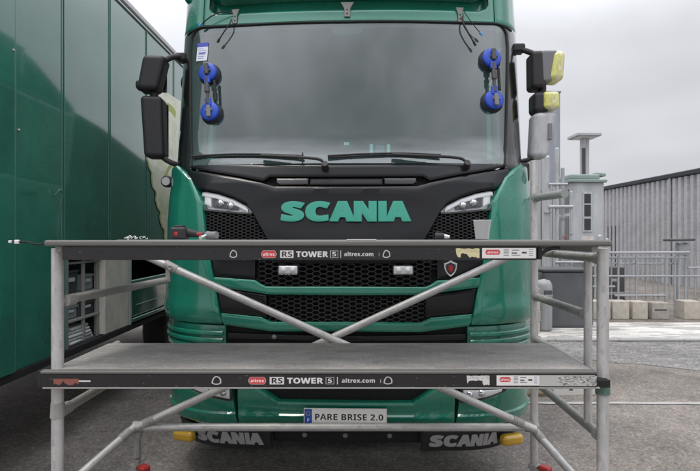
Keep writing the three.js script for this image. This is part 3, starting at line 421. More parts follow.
clip([-1.25, 1.525, -3.09], [1.135, 0.46, -3.10], 0.955); clip([1.05, 1.545, -3.145], [-1.36, 0.44, -3.155], 0.955); clip([-1.345, 0.455, -3.15], [-1.64, 0.20, -2.5], 0.1); clip([1.14, 0.445, -3.15], [1.33, 0.21, -2.56], 0.1);
// decks
const plyTex = tex(1024, (u, v) => { const g = fbm(u * 0.35, v * 6, 40, 3, 501), n = fbm(u, v, 6, 5, 507), f = fbm(u, v, 200, 2, 511), st = fbm(u * 1.0, v * 3, 9, 4, 517); let k = 150 + 22 * (g - 0.5) + 34 * (n - 0.5) + 30 * (f - 0.5) + (st > 0.6 ? 9 : 0) - (st < 0.34 ? 9 : 0); return [cl(k * 1.02), cl(k), cl(k * 0.975)]; });
plyTex.repeat.set(0.7, 0.7);
const ply = std({ map: plyTex, roughness: 0.75, bumpMap: plyTex, bumpScale: 0.001 });
function topUV(g) { const p = g.attributes.position, uv = g.attributes.uv; for (let i = 0; i < p.count; i++) uv.setXY(i, p.getX(i), p.getZ(i) + p.getY(i)); return g; }
function ringMark(c, x, y, s) { c.save(); c.translate(x, y); c.strokeStyle = '#c9c8c4'; c.lineWidth = s * 0.24; c.beginPath(); c.moveTo(-s * 0.1, -s); c.quadraticCurveTo(s * 0.9, -s * 0.9, s * 0.75, s * 0.55); c.quadraticCurveTo(s * 0.1, s * 1.15, -s * 0.7, s * 0.6); c.quadraticCurveTo(-s * 0.7, -s * 0.5, -s * 0.1, -s); c.closePath(); c.stroke(); c.restore(); }
function pill(c, x, y, w, h) { c.fillStyle = '#c8474c'; c.beginPath(); c.moveTo(x + h * 0.3, y); c.lineTo(x + w - h * 0.3, y); c.quadraticCurveTo(x + w + h * 0.12, y + h / 2, x + w - h * 0.3, y + h); c.lineTo(x + h * 0.3, y + h); c.quadraticCurveTo(x - h * 0.12, y + h / 2, x + h * 0.3, y); c.fill(); c.strokeStyle = '#e6d6d2'; c.lineWidth = 1.5; c.stroke(); c.fillStyle = '#f1e6e2'; fit(c, 'altrex', x + w * 0.14, y + h * 0.72, w * 0.72, `bold ${h * 0.62}px sans-serif`); }
function fit(c, s, x, y, w, f) { c.font = f; c.textAlign = 'left'; const m = c.measureText(s).width; c.save(); c.translate(x, y); c.scale(w / m, 1); c.fillText(s, 0, 0); c.restore(); }
function edgePrint(x0, x1, y0, y1, marks, seed) {       // the printed black deck edge; coordinates in metres along the deck
  const W = 2048, Hc = 64, R = rng(seed), X = (x) => (x - x0) / (x1 - x0) * W;
  return canvasTex(W, Hc, (c) => {
    c.fillStyle = '#242224'; c.fillRect(0, 0, W, Hc);
    for (let i = 0; i < 900; i++) { const k = 26 + R() * 34; c.fillStyle = `rgba(${k},${k},${k},0.5)`; c.fillRect(R() * W, R() * Hc, 1 + R() * 26, 1 + R() * 2); }
    for (let i = 0; i < 60; i++) { const k = 110 + R() * 90; c.fillStyle = `rgba(${k},${k},${k - 8},${0.25 + R() * 0.5})`; c.fillRect(R() * W, R() < 0.5 ? Hc - 1 - R() * 5 : R() * Hc, 1 + R() * 9, 1 + R() * 2); }
    marks(c, X, Hc);
  });
}
function makerPrint(c, X, H, m, cy) {
  const h = H * 0.56, y = cy - h / 2;
  pill(c, X(m.pill[0]), y, X(m.pill[1]) - X(m.pill[0]), h);
  c.fillStyle = '#d9d8d4'; c.fillRect(X(m.rs[0]), y - 1, X(m.rs[1]) - X(m.rs[0]), h + 2); c.fillStyle = '#222022'; fit(c, 'RS', X(m.rs[0]) + 4, y + h * 0.9, X(m.rs[1]) - X(m.rs[0]) - 8, `bold ${h * 1.12}px sans-serif`);
  c.fillStyle = '#dddcd8'; fit(c, 'TOWER', X(m.tower[0]), y + h * 0.9, X(m.tower[1]) - X(m.tower[0]), `900 ${h * 1.12}px sans-serif`);
  c.strokeStyle = '#cfceca'; c.lineWidth = 2; c.strokeRect(X(m.five[0]), y + 1, X(m.five[1]) - X(m.five[0]), h - 2); fit(c, '5', X(m.five[0]) + 6, y + h * 0.82, X(m.five[1]) - X(m.five[0]) - 12, `bold ${h * 0.85}px sans-serif`);
  c.fillRect(X(m.bar), y - 1, 3, h + 2); fit(c, 'altrex.com', X(m.web[0]), y + h * 0.78, X(m.web[1]) - X(m.web[0]), `bold ${h * 0.82}px sans-serif`); c.fillRect(X(m.bar2), y + h * 0.3, 2, h * 0.5); ringMark(c, X(m.ring), cy, H * 0.3);
}
function labelPrint(c, x, w, H) { c.fillStyle = '#e4e2de'; c.fillRect(x, 5, w, H - 12); pill(c, x + w * 0.05, H * 0.2, w * 0.3, H * 0.42); c.fillStyle = '#63666c'; for (let i = 0; i < 5; i++) c.fillRect(x + w * 0.40, H * 0.16 + i * H * 0.12, w * 0.10, 3); c.fillRect(x + w * 0.55, H * 0.22, w * 0.14, 4); c.fillRect(x + w * 0.55, H * 0.42, w * 0.10, 7); c.fillRect(x + w * 0.55, H * 0.62, w * 0.16, 3); c.fillStyle = '#35373c'; c.fillRect(x + w * 0.74, H * 0.38, w * 0.09, 8); c.fillStyle = '#8b97ac'; for (let i = 0; i < 4; i++) c.fillRect(x + w * 0.87, H * 0.18 + i * H * 0.15, w * 0.08, 4); }
function torn(c, x, w, H, col, seed) { const R = rng(seed); c.fillStyle = col; c.beginPath(); c.moveTo(x, 8); for (let f = 0; f < 1; f += 0.02 + R() * 0.09) c.lineTo(x + w * f, 5 + R() * 4); c.lineTo(x + w, 8); let d = 0; for (let f = 1; f > 0; f -= 0.015 + R() * 0.06) { if (R() < 0.3) d = R() * R() * 40; c.lineTo(x + w * f, H - 7 - d - R() * 5); } c.fill(); for (let i = 0; i < 60; i++) { c.fillStyle = `rgba(${60 + R() * 60},${55 + R() * 50},${50 + R() * 40},${0.15 + R() * 0.3})`; c.fillRect(x + R() * w * 0.97, 8 + R() * 18, 1 + R() * 7, 1 + R() * 2); } }
const q = (px) => (px - 350) * 2.2 / 505;               // design notes were taken at the deck edge's distance
function deckEdge(parent, x0, x1, y0, y1, t) { const f = part('deck_edge', rbox(x1 - x0, y1 - y0, 0.03, (x0 + x1) / 2, (y0 + y1) / 2, -2.218 + zz, 0.004), M.matte, parent); part('edge_print', new THREE.PlaneGeometry(x1 - x0 - 0.004, y1 - y0 - 0.003).translate((x0 + x1) / 2, (y0 + y1) / 2, -2.2018 + zz), std({ map: t, roughness: 0.5 }), f); }
{ const d = part('deck', topUV(box(-1.30, 1.10, 1.606, 1.620, -2.80 + zz, -2.23 + zz, 0.002)), ply, scaf); // upper
  part('deck_frame', merge([box(-1.30, 1.14, 1.57, 1.626, -2.83 + zz, -2.80 + zz, 0.006), box(-1.305, -1.275, 1.575, 1.604, -2.80 + zz, -2.235 + zz, 0.005), box(1.07, 1.10, 1.575, 1.604, -2.80 + zz, -2.235 + zz, 0.005)]), aluDull, d);
  part('deck_rim', box(-1.335, 1.145, 1.602, 1.630, -2.232 + zz, -2.198 + zz, 0.010), rim, d);
  const x0 = -1.255, x1 = 0.818, y0 = 1.543, y1 = 1.601;
  deckEdge(d, x0, x1, y0, y1, edgePrint(x0, x1, y0, y1, (c, X, H) => { makerPrint(c, X, H, { pill: [q(260.5), q(277)], rs: [q(280), q(293.5)], tower: [q(296), q(328)], five: [q(330.5), q(338)], bar: q(340.5), web: [q(344), q(374)], bar2: q(379), ring: q(386.5) }, H * 0.56); ringMark(c, X(q(233)), H * 0.56, H * 0.3); torn(c, X(q(456)), X(q(480)) - X(q(456)), H, '#d8cda2', 4); labelPrint(c, X(q(482.5)), X(q(536.5)) - X(q(482.5)), H); }, 61));
  part('deck_latch', merge([hose([P(0.83, 1.56, -2.215), P(0.86, 1.585, -2.215), P(0.92, 1.598, -2.215)], 0.008, 12), box(0.822, 0.84, 1.545, 1.60, -2.232 + zz, -2.205 + zz, 0.004)]), M.matte, d);
}
{ const d = part('deck', topUV(box(-1.33, 1.075, 1.042, 1.056, -2.78 + zz, -2.23 + zz, 0.002)), ply, scaf); // lower
  part('deck_frame', merge([box(-1.33, 1.075, 1.0, 1.052, -2.81 + zz, -2.782 + zz, 0.006), box(-1.33, -1.30, 1.01, 1.04, -2.78 + zz, -2.235 + zz, 0.005), box(1.045, 1.075, 1.01, 1.04, -2.78 + zz, -2.235 + zz, 0.005), box(-1.34, 1.09, 0.982, 0.988, -2.234 + zz, -2.198 + zz, 0.002)]), aluDull, d);
  part('deck_rim', box(-1.352, 1.08, 1.045, 1.060, -2.234 + zz, -2.200 + zz, 0.006), rim, d);
  const x0 = -1.348, x1 = 1.078, y0 = 0.988, y1 = 1.046;
  deckEdge(d, x0, x1, y0, y1, edgePrint(x0, x1, y0, y1, (c, X, H) => { makerPrint(c, X, H, { pill: [q(247.5), q(266.5)], rs: [q(269.5), q(284)], tower: [q(287), q(323)], five: [q(326), q(334)], bar: q(337), web: [q(341.5), q(375.5)], bar2: q(380.5), ring: q(388) }, H * 0.5); ringMark(c, X(q(216)), H * 0.5, H * 0.33); torn(c, X(q(467)), X(q(490)) - X(q(467)), H, '#d6d4d0', 8); labelPrint(c, X(q(497)), X(q(540)) - X(q(497)), H); c.fillStyle = '#b9b8b4'; c.fillRect(X(q(540)), 4, X(q(596)) - X(q(540)), H - 8); { const R = rng(15); for (let i = 0; i < 420; i++) { const k = 80 + R() * 150, e = R(); c.fillStyle = `rgb(${k},${k},${k - 4})`; c.fillRect(X(q(558)) + e * 165, 7 + R() * 48, 2 + R() * 9, 1 + R() * 4); } } torn(c, X(q(52)), X(q(78)) - X(q(52)), H, '#8d5648', 12); c.fillStyle = '#242224'; c.fillRect(X(q(50)), 0, X(q(80)) - X(q(50)), 22); c.fillStyle = '#cfcac2'; c.fillRect(X(q(78)), 30, X(q(90)) - X(q(78)), 9); }, 67));
  { const l = []; for (let i = 0; i < 17; i++) for (const z of [-2.30, -2.74]) l.push(new THREE.SphereGeometry(0.007, 8, 5).scale(1, 0.4, 1).translate(-1.27 + i * 0.143, 1.0565, z + zz)); part('deck_rivets', merge(l), aluDull, d).userData.kind = 'stuff'; }
  part('deck_bumper', cyl(P(-1.352, 0.99, -2.218), P(-1.352, 1.058, -2.218), 0.017, 0.017, 16), M.rubber, d);
}

// ---------------------------------------------------------------- small things on the decks and on the glass
function lifter(t, y0, y1, label) {
  const tm = (t[0] + t[1]) / 2, ym = (y0 + y1) / 2, L = y1 - y0; truck.updateMatrixWorld(true);
  const p = truck.localToWorld(onCab(tm, ym, 0.002)), n = normalAt(tm, ym);
  const g = thing('suction_lifter', label, 'suction lifter', [p.x, p.y, p.z], 0, 'glass suction lifters'); g.rotation.order = 'YXZ'; g.rotation.set(-0.17, Math.atan2(n[0], n[1]) - 0.03, -(t[1] - t[0]) / L * 0.9);
  for (const k of [-1, 1]) {
    const c = part('suction_cup', lathe([[0.078, 0], [0.080, 0.005], [0.072, 0.014], [0.062, 0.024], [0.05, 0.03], [0, 0.03]], 40).rotateX(Math.PI / 2).translate(0, k * L / 2, 0), M.rubber, g);
    part('cup_body', lathe([[0.0, 0.060], [0.040, 0.060], [0.044, 0.056], [0.058, 0.056], [0.066, 0.050], [0.068, 0.036], [0.062, 0.024]], 40).rotateX(Math.PI / 2).translate(0, k * L / 2, 0), M.blue, c);
    part('cup_lever', merge([rbox(0.030, 0.085, 0.022, 0.004, k * L / 2 + (k > 0 ? 0.012 : -0.012), 0.072, 0.008), cyl(V(-0.02, k * L / 2, 0.064), V(0.03, k * L / 2, 0.064), 0.010, 0.010, 12)]), k > 0 ? M.darkGrey : M.grey, c);
    part('cup_bracket', rbox(0.044, 0.06, 0.02, 0, k * (L / 2 - 0.062), 0.058, 0.006), M.blue, c);
  }
  part('handle', merge([cyl(V(0, -L / 2 + 0.05, 0.062), V(0, L / 2 - 0.05, 0.062), 0.012, 0.012), rbox(0.034, 0.07, 0.03, 0, 0.015, 0.066, 0.01)]), M.darkGrey, g);
  part('strap', rbox(0.02, L * 0.55, 0.014, 0.045, 0.0, 0.04, 0.006), M.rubber, g);
}
lifter([-0.930, -0.974], 2.500, 2.795, 'blue and black twin suction lifter on windscreen under the white and blue sticker');
lifter([0.990, 0.996], 2.572, 2.882, 'blue and black twin suction lifter on windscreen on the lime mirror side');

{ const g = thing('power_tool', 'black and red cordless tool lying on the upper deck', 'power tool', [-0.745, 1.630, -2.40], 0.06);
  part('battery', rbox(0.075, 0.058, 0.09, -0.062, 0.030, 0, 0.012), M.plastic, g); part('battery_button', rbox(0.017, 0.018, 0.004, -0.068, 0.028, 0.046, 0.002), M.red, g);
  part('body', merge([cyl(V(-0.03, 0.034, 0), V(0.03, 0.024, 0), 0.022, 0.014), cyl(V(0.02, 0.026, 0), V(0.085, 0.022, 0), 0.014, 0.017), rbox(0.04, 0.014, 0.06, -0.062, 0.062, 0, 0.005)]), M.plastic, g);
  part('switch', rbox(0.026, 0.014, 0.01, 0.032, 0.026, 0.014, 0.004), M.red, g);
  part('gear_head', merge([cyl(V(0.07, 0.02, 0.0), V(0.115, 0.022, 0.02), 0.019, 0.017), new THREE.SphereGeometry(0.02, 16, 12).translate(0.07, 0.021, 0.002)]), M.grey, g);
  part('chuck', cyl(V(0.066, 0.02, 0.004), V(0.045, 0.010, 0.05), 0.012, 0.009), M.chrome, g); }
{ const g = thing('torch', 'small black torch with silver tip on the upper deck', 'torch', [0.418, 1.630, -2.36], -0.1); part('body', cyl(V(-0.02, 0.017, 0), V(0.022, 0.017, 0), 0.017, 0.015), M.plastic, g); part('tip', cyl(V(0.022, 0.016, 0), V(0.046, 0.014, 0), 0.012, 0.007), M.chrome, g); part('clip', rbox(0.02, 0.006, 0.008, -0.004, 0.036, 0, 0.002), M.plastic, g); }
{ const pr = []; for (let i = 0; i <= 12; i++) pr.push([0.030 + 0.011 * i / 12 + (i % 3 === 0 ? 0.0008 : 0), 0.004 + 0.088 * i / 12]); const c = thing('plastic_cup', 'empty translucent plastic cup standing on the upper deck', 'cup', [0.628, 1.630, -2.40]); const cm = phy({ color: lin(0.9, 0.9, 0.9), roughness: 0.35, transmission: 0.82, thickness: 0, ior: 1.45 }); part('cup_wall', lathe([[0, 0.003], [0.029, 0.003], ...pr], 40), cm, c); part('cup_rim', new THREE.TorusGeometry(0.0415, 0.0016, 8, 40).rotateX(Math.PI / 2).translate(0, 0.092, 0), cm, c); }
{ const R = rng(81), l = []; for (let i = 0; i < 18; i++) { const s = 0.003 + R() * 0.006; const g = new THREE.TorusGeometry(s, 0.0014, 5, 10, 2 + R() * 3); g.rotateX(R() * 3); g.rotateY(R() * 3); g.translate((R() - 0.5) * 0.09, 0.006 + R() * 0.014 * (1 - Math.abs(i - 13) / 16), (R() - 0.5) * 0.04); l.push(g); } const m = single('debris', merge(l), M.white, 'small heap of white shavings on the upper deck', 'shavings'); m.userData.kind = 'stuff'; m.position.set(-0.975, 1.6305, -2.30); }
{ const m = single('tape_strip', rbox(0.13, 0.003, 0.018, 0, 0.0015, 0, 0.001), M.white, 'narrow strip of white tape on the upper deck rim', 'tape'); m.position.set(0.05, 1.630, -2.213); }
{ const g = thing('loose_cable', 'thin black cable with white plug hanging off the upper deck end', 'cable', [-1.335, 1.618, -2.22]); part('wire', hose([V(0.01, 0.0, 0), V(-0.04, -0.006, 0.0), V(-0.085, 0.004, 0.005), V(-0.115, 0.004, 0.01)], 0.004, 20, 8), M.rubber, g); part('plug', merge([rbox(0.02, 0.018, 0.014, -0.122, 0.004, 0.01, 0.004), rbox(0.014, 0.012, 0.01, -0.15, 0.005, 0.012, 0.003)]), M.white, g); part('plug_pin', cyl(V(-0.128, 0.004, 0.01), V(-0.146, 0.005, 0.012), 0.003, 0.003, 8), M.rubber, g); }

// ---------------------------------------------------------------- green box truck alongside
const WX = -2.2;
const van = thing('box_truck', 'tall green box truck with seamed side panels and open side locker, parked beside the scaffold', 'truck', [WX, 0, -5]);
const vz = 5;                                            // local z = world z + 5
const seams = [-2.55, -3.30, -3.87, -4.62, -5.45, -6.3, -7.15, -8.0, -9.0];
function wallUV(g) { const p = g.attributes.position, uv = g.attributes.uv; for (let i = 0; i < p.count; i++) uv.setXY(i, p.getZ(i), p.getY(i)); return g; }
for (let i = 0; i < seams.length - 1; i++) {
  const a = seams[i] - 0.012, b = seams[i + 1] + 0.012, low = i < 2 ? 0.76 : 1.475;
  part('side_panel', wallUV(box(-0.03, i === 0 ? 0.02 : 0, low, 3.86, b + vz, a + vz, 0.003)), M.panelGreen, van);
  part('seam_strip', merge([box(-0.03, 0.006, low, 3.86, seams[i + 1] - 0.022 + vz, seams[i + 1] - 0.010 + vz, 0.003), box(-0.03, 0.006, low, 3.86, seams[i + 1] + 0.010 + vz, seams[i + 1] + 0.022 + vz, 0.003), box(-0.03, -0.006, low, 3.86, seams[i + 1] - 0.012 + vz, seams[i + 1] + 0.012 + vz, 0.001)]), M.panelGreen, van);
}
part('roof_rail', merge([box(-0.08, 0.018, 3.862, 3.885, -9 + vz, -2.55 + vz, 0.006), box(-0.08, 0.03, 3.90, 3.955, -9 + vz, -2.55 + vz, 0.012)]), std({ color: lin(0.7, 0.69, 0.69), roughness: 0.4, map: scuff }), van);
part('roof', box(-2.4, -0.05, 3.86, 3.93, -9 + vz, -2.55 + vz, 0.01), M.white, van);
part('far_side', box(-2.45, -2.40, 0.76, 3.9, -9 + vz, -2.55 + vz, 0.01), M.panelGreen, van);
part('front_wall', box(-2.4, -0.03, 0.76, 3.86, -9.03 + vz, -9.0 + vz, 0.005), M.panelGreen, van);
part('rear_wall', box(-2.4, -0.03, 0.76, 3.86, -2.60 + vz, -2.56 + vz, 0.005), M.panelGreen, van);
part('floor', box(-2.4, -0.03, 0.70, 0.755, -9 + vz, -2.5 + vz, 0.005), M.grey, van);
part('bed', box(-2.4, -0.03, 1.48, 1.52, -9 + vz, -3.9 + vz, 0.005), M.grey, van);
part('locker_back', box(-0.72, -0.70, 0.76, 1.48, -9 + vz, -3.9 + vz, 0.003), M.grey, van);
part('locker_jamb', box(-0.7, -0.005, 0.76, 1.472, -3.96 + vz, -3.90 + vz, 0.004), M.grey, van);
part('sill_rail', box(-0.06, 0.006, 0.70, 0.757, -9 + vz, -2.5 + vz, 0.008), M.matte, van);
const cream = std({ color: lin(0.86, 0.80, 0.72), map: scuff, roughness: 0.75 });
const pillar = part('pillar', merge([box(-0.10, 0.004, 0.76, 1.474, -5.02 + vz, -4.53 + vz, 0.008)]), cream, van);
part('pillar_edge', box(-0.10, 0.012, 0.757, 1.474, -5.065 + vz, -5.025 + vz, 0.006), std({ color: lin(0.42, 0.47, 0.45), roughness: 0.6 }), pillar);
{ // locker door
  const d = part('locker_door', (() => { const g = box(-0.05, 0.0, 0.82, 1.20, -6.30 + vz, -5.08 + vz, 0.02); return wallUV(g); })(), M.panelGreen, van);
  part('door_lip', merge([box(-0.04, 0.022, 0.775, 0.815, -6.30 + vz, -5.08 + vz, 0.012), box(-0.02, 0.008, 0.93, 0.942, -6.2 + vz, -5.2 + vz, 0.004)]), M.panelGreen, d); part('door_latch', rbox(0.02, 0.035, 0.05, 0.01, 1.13, -6.05 + vz, 0.006), M.silver, d);
  part('side_panel', wallUV(box(-0.03, 0, 0.76, 1.475, -9 + vz, -6.42 + vz, 0.003)), M.panelGreen, van); }
for (const z of [-6.7, -7.9]) { const w = part('wheel', lathe([[0.25, -0.13], [0.4, -0.14], [0.45, -0.1], [0.46, 0], [0.45, 0.1], [0.4, 0.14], [0.25, 0.13]]).rotateZ(Math.PI / 2), M.rubber, van); w.position.set(-0.25, 0.46, z + vz); part('rim', lathe([[0, -0.04], [0.12, -0.06], [0.2, 0], [0.25, -0.1], [0.25, 0.1]]).rotateZ(Math.PI / 2), M.silver, w); }
{ const c = []; for (let i = 0; i < 4; i++) c.push(hose([V(0.02, 2.02 - 0.02 * i, -3.42 + vz), V(0.03, 1.9, -3.43 + vz - 0.002 * i), V(0.02, 1.75, -3.45 + vz)], 0.004, 14, 6)); void c; part('side_hook', merge([hose([V(0.012, 1.95, -3.74 + vz), V(0.04, 1.99, -3.76 + vz), V(0.04, 1.97, -3.80 + vz), V(0.012, 1.86, -3.80 + vz)], 0.006, 16, 8)]), M.panelGreen, van);
  for (const [y, z] of [[2.85, -3.27], [2.35, -3.35]]) part('rivet', new THREE.SphereGeometry(0.009, 10, 8).translate(y === 2.85 || y === 1.7 ? 0.022 : 0.003, y, z + vz), M.silver, van); }
{ // printed picture on the side: pale sky with lime arcs and a ragged brown rim
  const R = rng(91), left = []; for (let i = 0; i <= 40; i++) { const f = i / 40; const y = 1.50 + f * 1.0; const z = -6.15 + 0.62 * Math.pow(f, 0.85) + 0.07 * Math.abs(Math.sin(f * 15)) + (R() - 0.5) * 0.025; left.push([z, y]); }
  const upper = [[-5.56, 2.62], [-5.66, 2.85], [-5.72, 3.1], [-5.78, 3.35], [-8.9, 3.5], [-8.9, 1.5]];
  const mk = (pts) => { const g = new THREE.ShapeGeometry(new THREE.Shape(pts.map(([z, y]) => new THREE.Vector2(z, y)))); const p = g.attributes.position, uv = g.attributes.uv; for (let i = 0; i < p.count; i++) { const z = p.getX(i), y = p.getY(i); p.setXYZ(i, 0, y, z + vz); uv.setXY(i, z, y); } g.computeVertexNormals(); return g; };
  const pic = tex(512, (u, v) => { const n = fbm(u, v, 6, 5, 601); const k = n > 0.5 ? [228, 227, 206] : n < 0.34 ? [200, 208, 164] : [218, 220, 192]; const f = 14 * (fbm(u, v, 60, 2, 607) - 0.5); return k.map((x) => cl(x + f)); }); pic.repeat.set(1, 1);
  const print = part('side_print', mk([...left, ...upper]).translate(0.0085, 0, 0), phy({ map: pic, roughness: 0.4, clearcoat: 0.8, clearcoatRoughness: 0.1 }), van);
  const rimPts = [...left.map(([z, y]) => [z + 0.022 + 0.012 * R(), y]), ...left.slice().reverse().map(([z, y]) => [z - 0.06, y])]; part('print_rim', mk(rimPts).translate(0.0070, 0, 0), std({ color: lin(0.55, 0.52, 0.20), roughness: 0.5, map: scuff }), print);
  const arc = (z0, y0, r, w, a0, a1) => { const o = []; for (let i = 0; i <= 24; i++) { const a = a0 + (a1 - a0) * i / 24; o.push([z0 + r * Math.cos(a), y0 + r * Math.sin(a)]); } for (let i = 24; i >= 0; i--) { const a = a0 + (a1 - a0) * i / 24; o.push([z0 + (r - w) * Math.cos(a), y0 + (r - w) * Math.sin(a)]); } return o; };
  const limeInk = std({ color: lin(0.42, 0.48, 0.08), roughness: 0.45 }); part('print_arc', mk(arc(-6.15, 2.75, 0.5, 0.09, -0.3, 2.0)).translate(0.0105, 0, 0), limeInk, print); part('print_arc', mk(arc(-6.3, 2.2, 0.35, 0.05, 0.2, 2.2)).translate(0.0105, 0, 0), limeInk, print); }

// things stowed in the locker
const crateGrey = std({ color: lin(0.26, 0.28, 0.30), roughness: 0.55 }), crateDark = std({ color: lin(0.06, 0.065, 0.07), roughness: 0.6 }), paper = std({ color: lin(0.52, 0.55, 0.60), roughness: 0.7 });
{ const g = thing('storage_rack', 'small grey metal rack standing inside the open truck locker', 'rack', [WX - 0.2, 0.757, -4.25]);
  for (const z of [-0.26, -0.02, 0.27]) part('rack_post', box(0.13, 0.155, 0, 0.70, z - 0.012, z + 0.012, 0.003), aluDull, g);
  for (const z of [-0.26, 0.27]) part('rack_post', box(-0.32, -0.295, 0, 0.70, z - 0.012, z + 0.012, 0.003), aluDull, g);
  for (const y of [0.19, 0.40, 0.66]) part('rack_shelf', box(-0.33, 0.16, y, y + 0.018, -0.275, 0.285, 0.003), aluDull, g); }
for (const [y, z, w, h, m, l, c] of [[0.422, -0.13, 0.20, 0.14, crateGrey, 'grey plastic crate on the middle shelf of the locker rack', 'crate'], [0.422, 0.13, 0.22, 0.19, crateDark, 'dark plastic crate on the middle shelf of the locker rack', 'crate'], [0.212, -0.12, 0.24, 0.12, crateDark, 'low dark crate on the bottom shelf of the locker rack', 'crate'], [0.212, 0.14, 0.22, 0.11, crateGrey, 'low grey crate on the bottom shelf of the locker rack', 'crate']]) {
  const g = thing('crate', l, c, [WX - 0.2, 0.757 + y - 0.002, -4.25 + z]); part('crate_body', box(-0.3, 0.12, 0, h, -w / 2, w / 2, 0.012), m, g); part('crate_rim', box(-0.31, 0.13, h - 0.022, h - 0.004, -w / 2 - 0.006, w / 2 + 0.006, 0.004), m, g); part('crate_handle', box(0.122, 0.134, h * 0.5, h * 0.68, -w * 0.2, w * 0.2, 0.004), paper, g); }
{ const R = rng(95); for (let i = 0; i < 5; i++) { const m = single('folded_sheet', rbox(0.36 + 0.03 * R(), 0.026, 0.40 - 0.03 * i, 0, 0.013, 0, 0.012), i % 2 ? paper : M.white, 'folded pale sheet in the pile under the locker rack', 'sheet', 'folded sheets under the locker rack'); m.position.set(WX - 0.26 + 0.02 * R(), 0.757 + i * 0.028, -4.25 + 0.04 * (R() - 0.5)); m.rotation.y = (R() - 0.5) * 0.12; } }

// ---------------------------------------------------------------- yard on the far side
const shedTex = tex(512, (u, v) => { const n = fbm(u, v, 8, 5, 701), s = fbm(u, v, 40, 4, 707); const k = 186 + 30 * (n - 0.5) + 22 * (s - 0.5); return [cl(k), cl(k * 1.005), cl(k * 1.02)]; }); shedTex.repeat.set(0.5, 0.5);
const cladding = std({ map: shedTex, roughness: 0.6 });
const galv = std({ color: lin(0.50, 0.52, 0.54), map: scuff, roughness: 0.5, metalness: 0.3 });
function corrugated(len, h, period, depth) {            // trapezoid ribs, runs along local z from 0 to -len, faces -x
  const pr = []; for (let z = 0; z < len - 1e-6; z += period) pr.push([z, 0], [z + period * 0.30, 0], [z + period * 0.42, depth], [z + period * 0.88, depth]); pr.push([len, 0]);
  const pos = [], uv = []; for (let i = 0; i < pr.length - 1; i++) { const [a, p] = pr[i], [b, s] = pr[i + 1]; const A = [-p, 0, -a], B = [-s, 0, -b], C = [-s, h, -b], D = [-p, h, -a]; for (const v of [A, C, B, A, D, C]) { pos.push(...v); uv.push(-v[2], v[1]); } }
  const g = new THREE.BufferGeometry(); g.setAttribute('position', new THREE.Float32BufferAttribute(pos, 3)); g.setAttribute('uv', new THREE.Float32BufferAttribute(uv, 2)); g.computeVertexNormals(); return g;
}
{ const g = thing('shed', 'long grey corrugated metal shed with dark roof edge', 'shed', [11, 0, -9]);
  const sh = corrugated(1.2, 3.58, 0.30, 0.10); for (let i = 0; i < 13; i++) { const m = part('cladding_sheet', sh, cladding, g); m.position.set(-0.003 * (i % 2), 0, -i * 1.202); }
  part('inner_wall', box(0.02, 0.12, 0, 3.6, -14.6, 0, 0.01), cladding, g); part('roof_edge', box(-0.16, 0.14, 3.60, 3.74, -14.75, 0.1, 0.02), std({ color: lin(0.03, 0.038, 0.042), roughness: 0.5 }), g);
  const rf = part('roof', box(0, 7, 0, 0.08, -14.7, 0.1, 0.02), M.darkGrey, g); rf.position.set(0.1, 3.72, 0); rf.rotation.z = 0.12; part('end_wall', box(0.02, 6.8, 0, 3.6, -14.62, -14.5, 0.01), cladding, g); part('end_wall', box(0.12, 6.8, 0, 3.6, -0.12, -0.02, 0.01), cladding, g);
  const d = part('door', box(-0.07, -0.05, 0, 2.05, -12.6, -11.6, 0.01), M.darkGrey, g); part('door_frame', merge([box(-0.075, -0.045, 0, 2.12, -12.68, -12.61, 0.005), box(-0.075, -0.045, 0, 2.12, -11.59, -11.52, 0.005)]), M.silver, d);
  part('downpipe', cyl(V(-0.1, 0, -8.2), V(-0.1, 3.6, -8.2), 0.04), M.silver, g); }
{ const g = thing('slatted_wall', 'pale slatted metal wall standing behind the white kiosk', 'wall', [5.9, 0, -17.2]); const sl = box(0, 0.10, 0, 4.3, -0.05, 0.0, 0.01); for (let i = 0; i < 21; i++) { const m = part('slat', sl, i % 3 === 1 ? paleGrey : cladding, g); m.position.set(i * 0.125, (i < 6 ? 0 : -0.9) + (i % 2) * 0.02 - 0.001, (i % 2) * 0.03); } part('back_rail', merge([box(0, 2.6, 0.8, 0.92, -0.12, -0.05, 0.01), box(0, 2.6, 2.6, 2.72, -0.12, -0.05, 0.01)]), M.grey, g); part('backing', box(0, 2.6, 0, 3.2, -0.2, -0.13, 0.01), M.grey, g); }
{ const g = thing('concrete_tower', 'tall narrow pale tower rising behind the kiosk', 'tower', [7.95, 0, -20.4]); const pm = std({ color: lin(0.40, 0.43, 0.48), map: scuff, roughness: 0.8 }); part('shaft', box(-0.38, 0.38, 0, 7.3, -0.4, 0.4, 0.03), pm, g); part('coping', box(-0.41, 0.41, 7.3, 7.38, -0.43, 0.43, 0.02), pm, g); part('vent', box(-0.30, -0.14, 4.1, 4.9, 0.402, 0.43, 0.01), M.grey, g); }
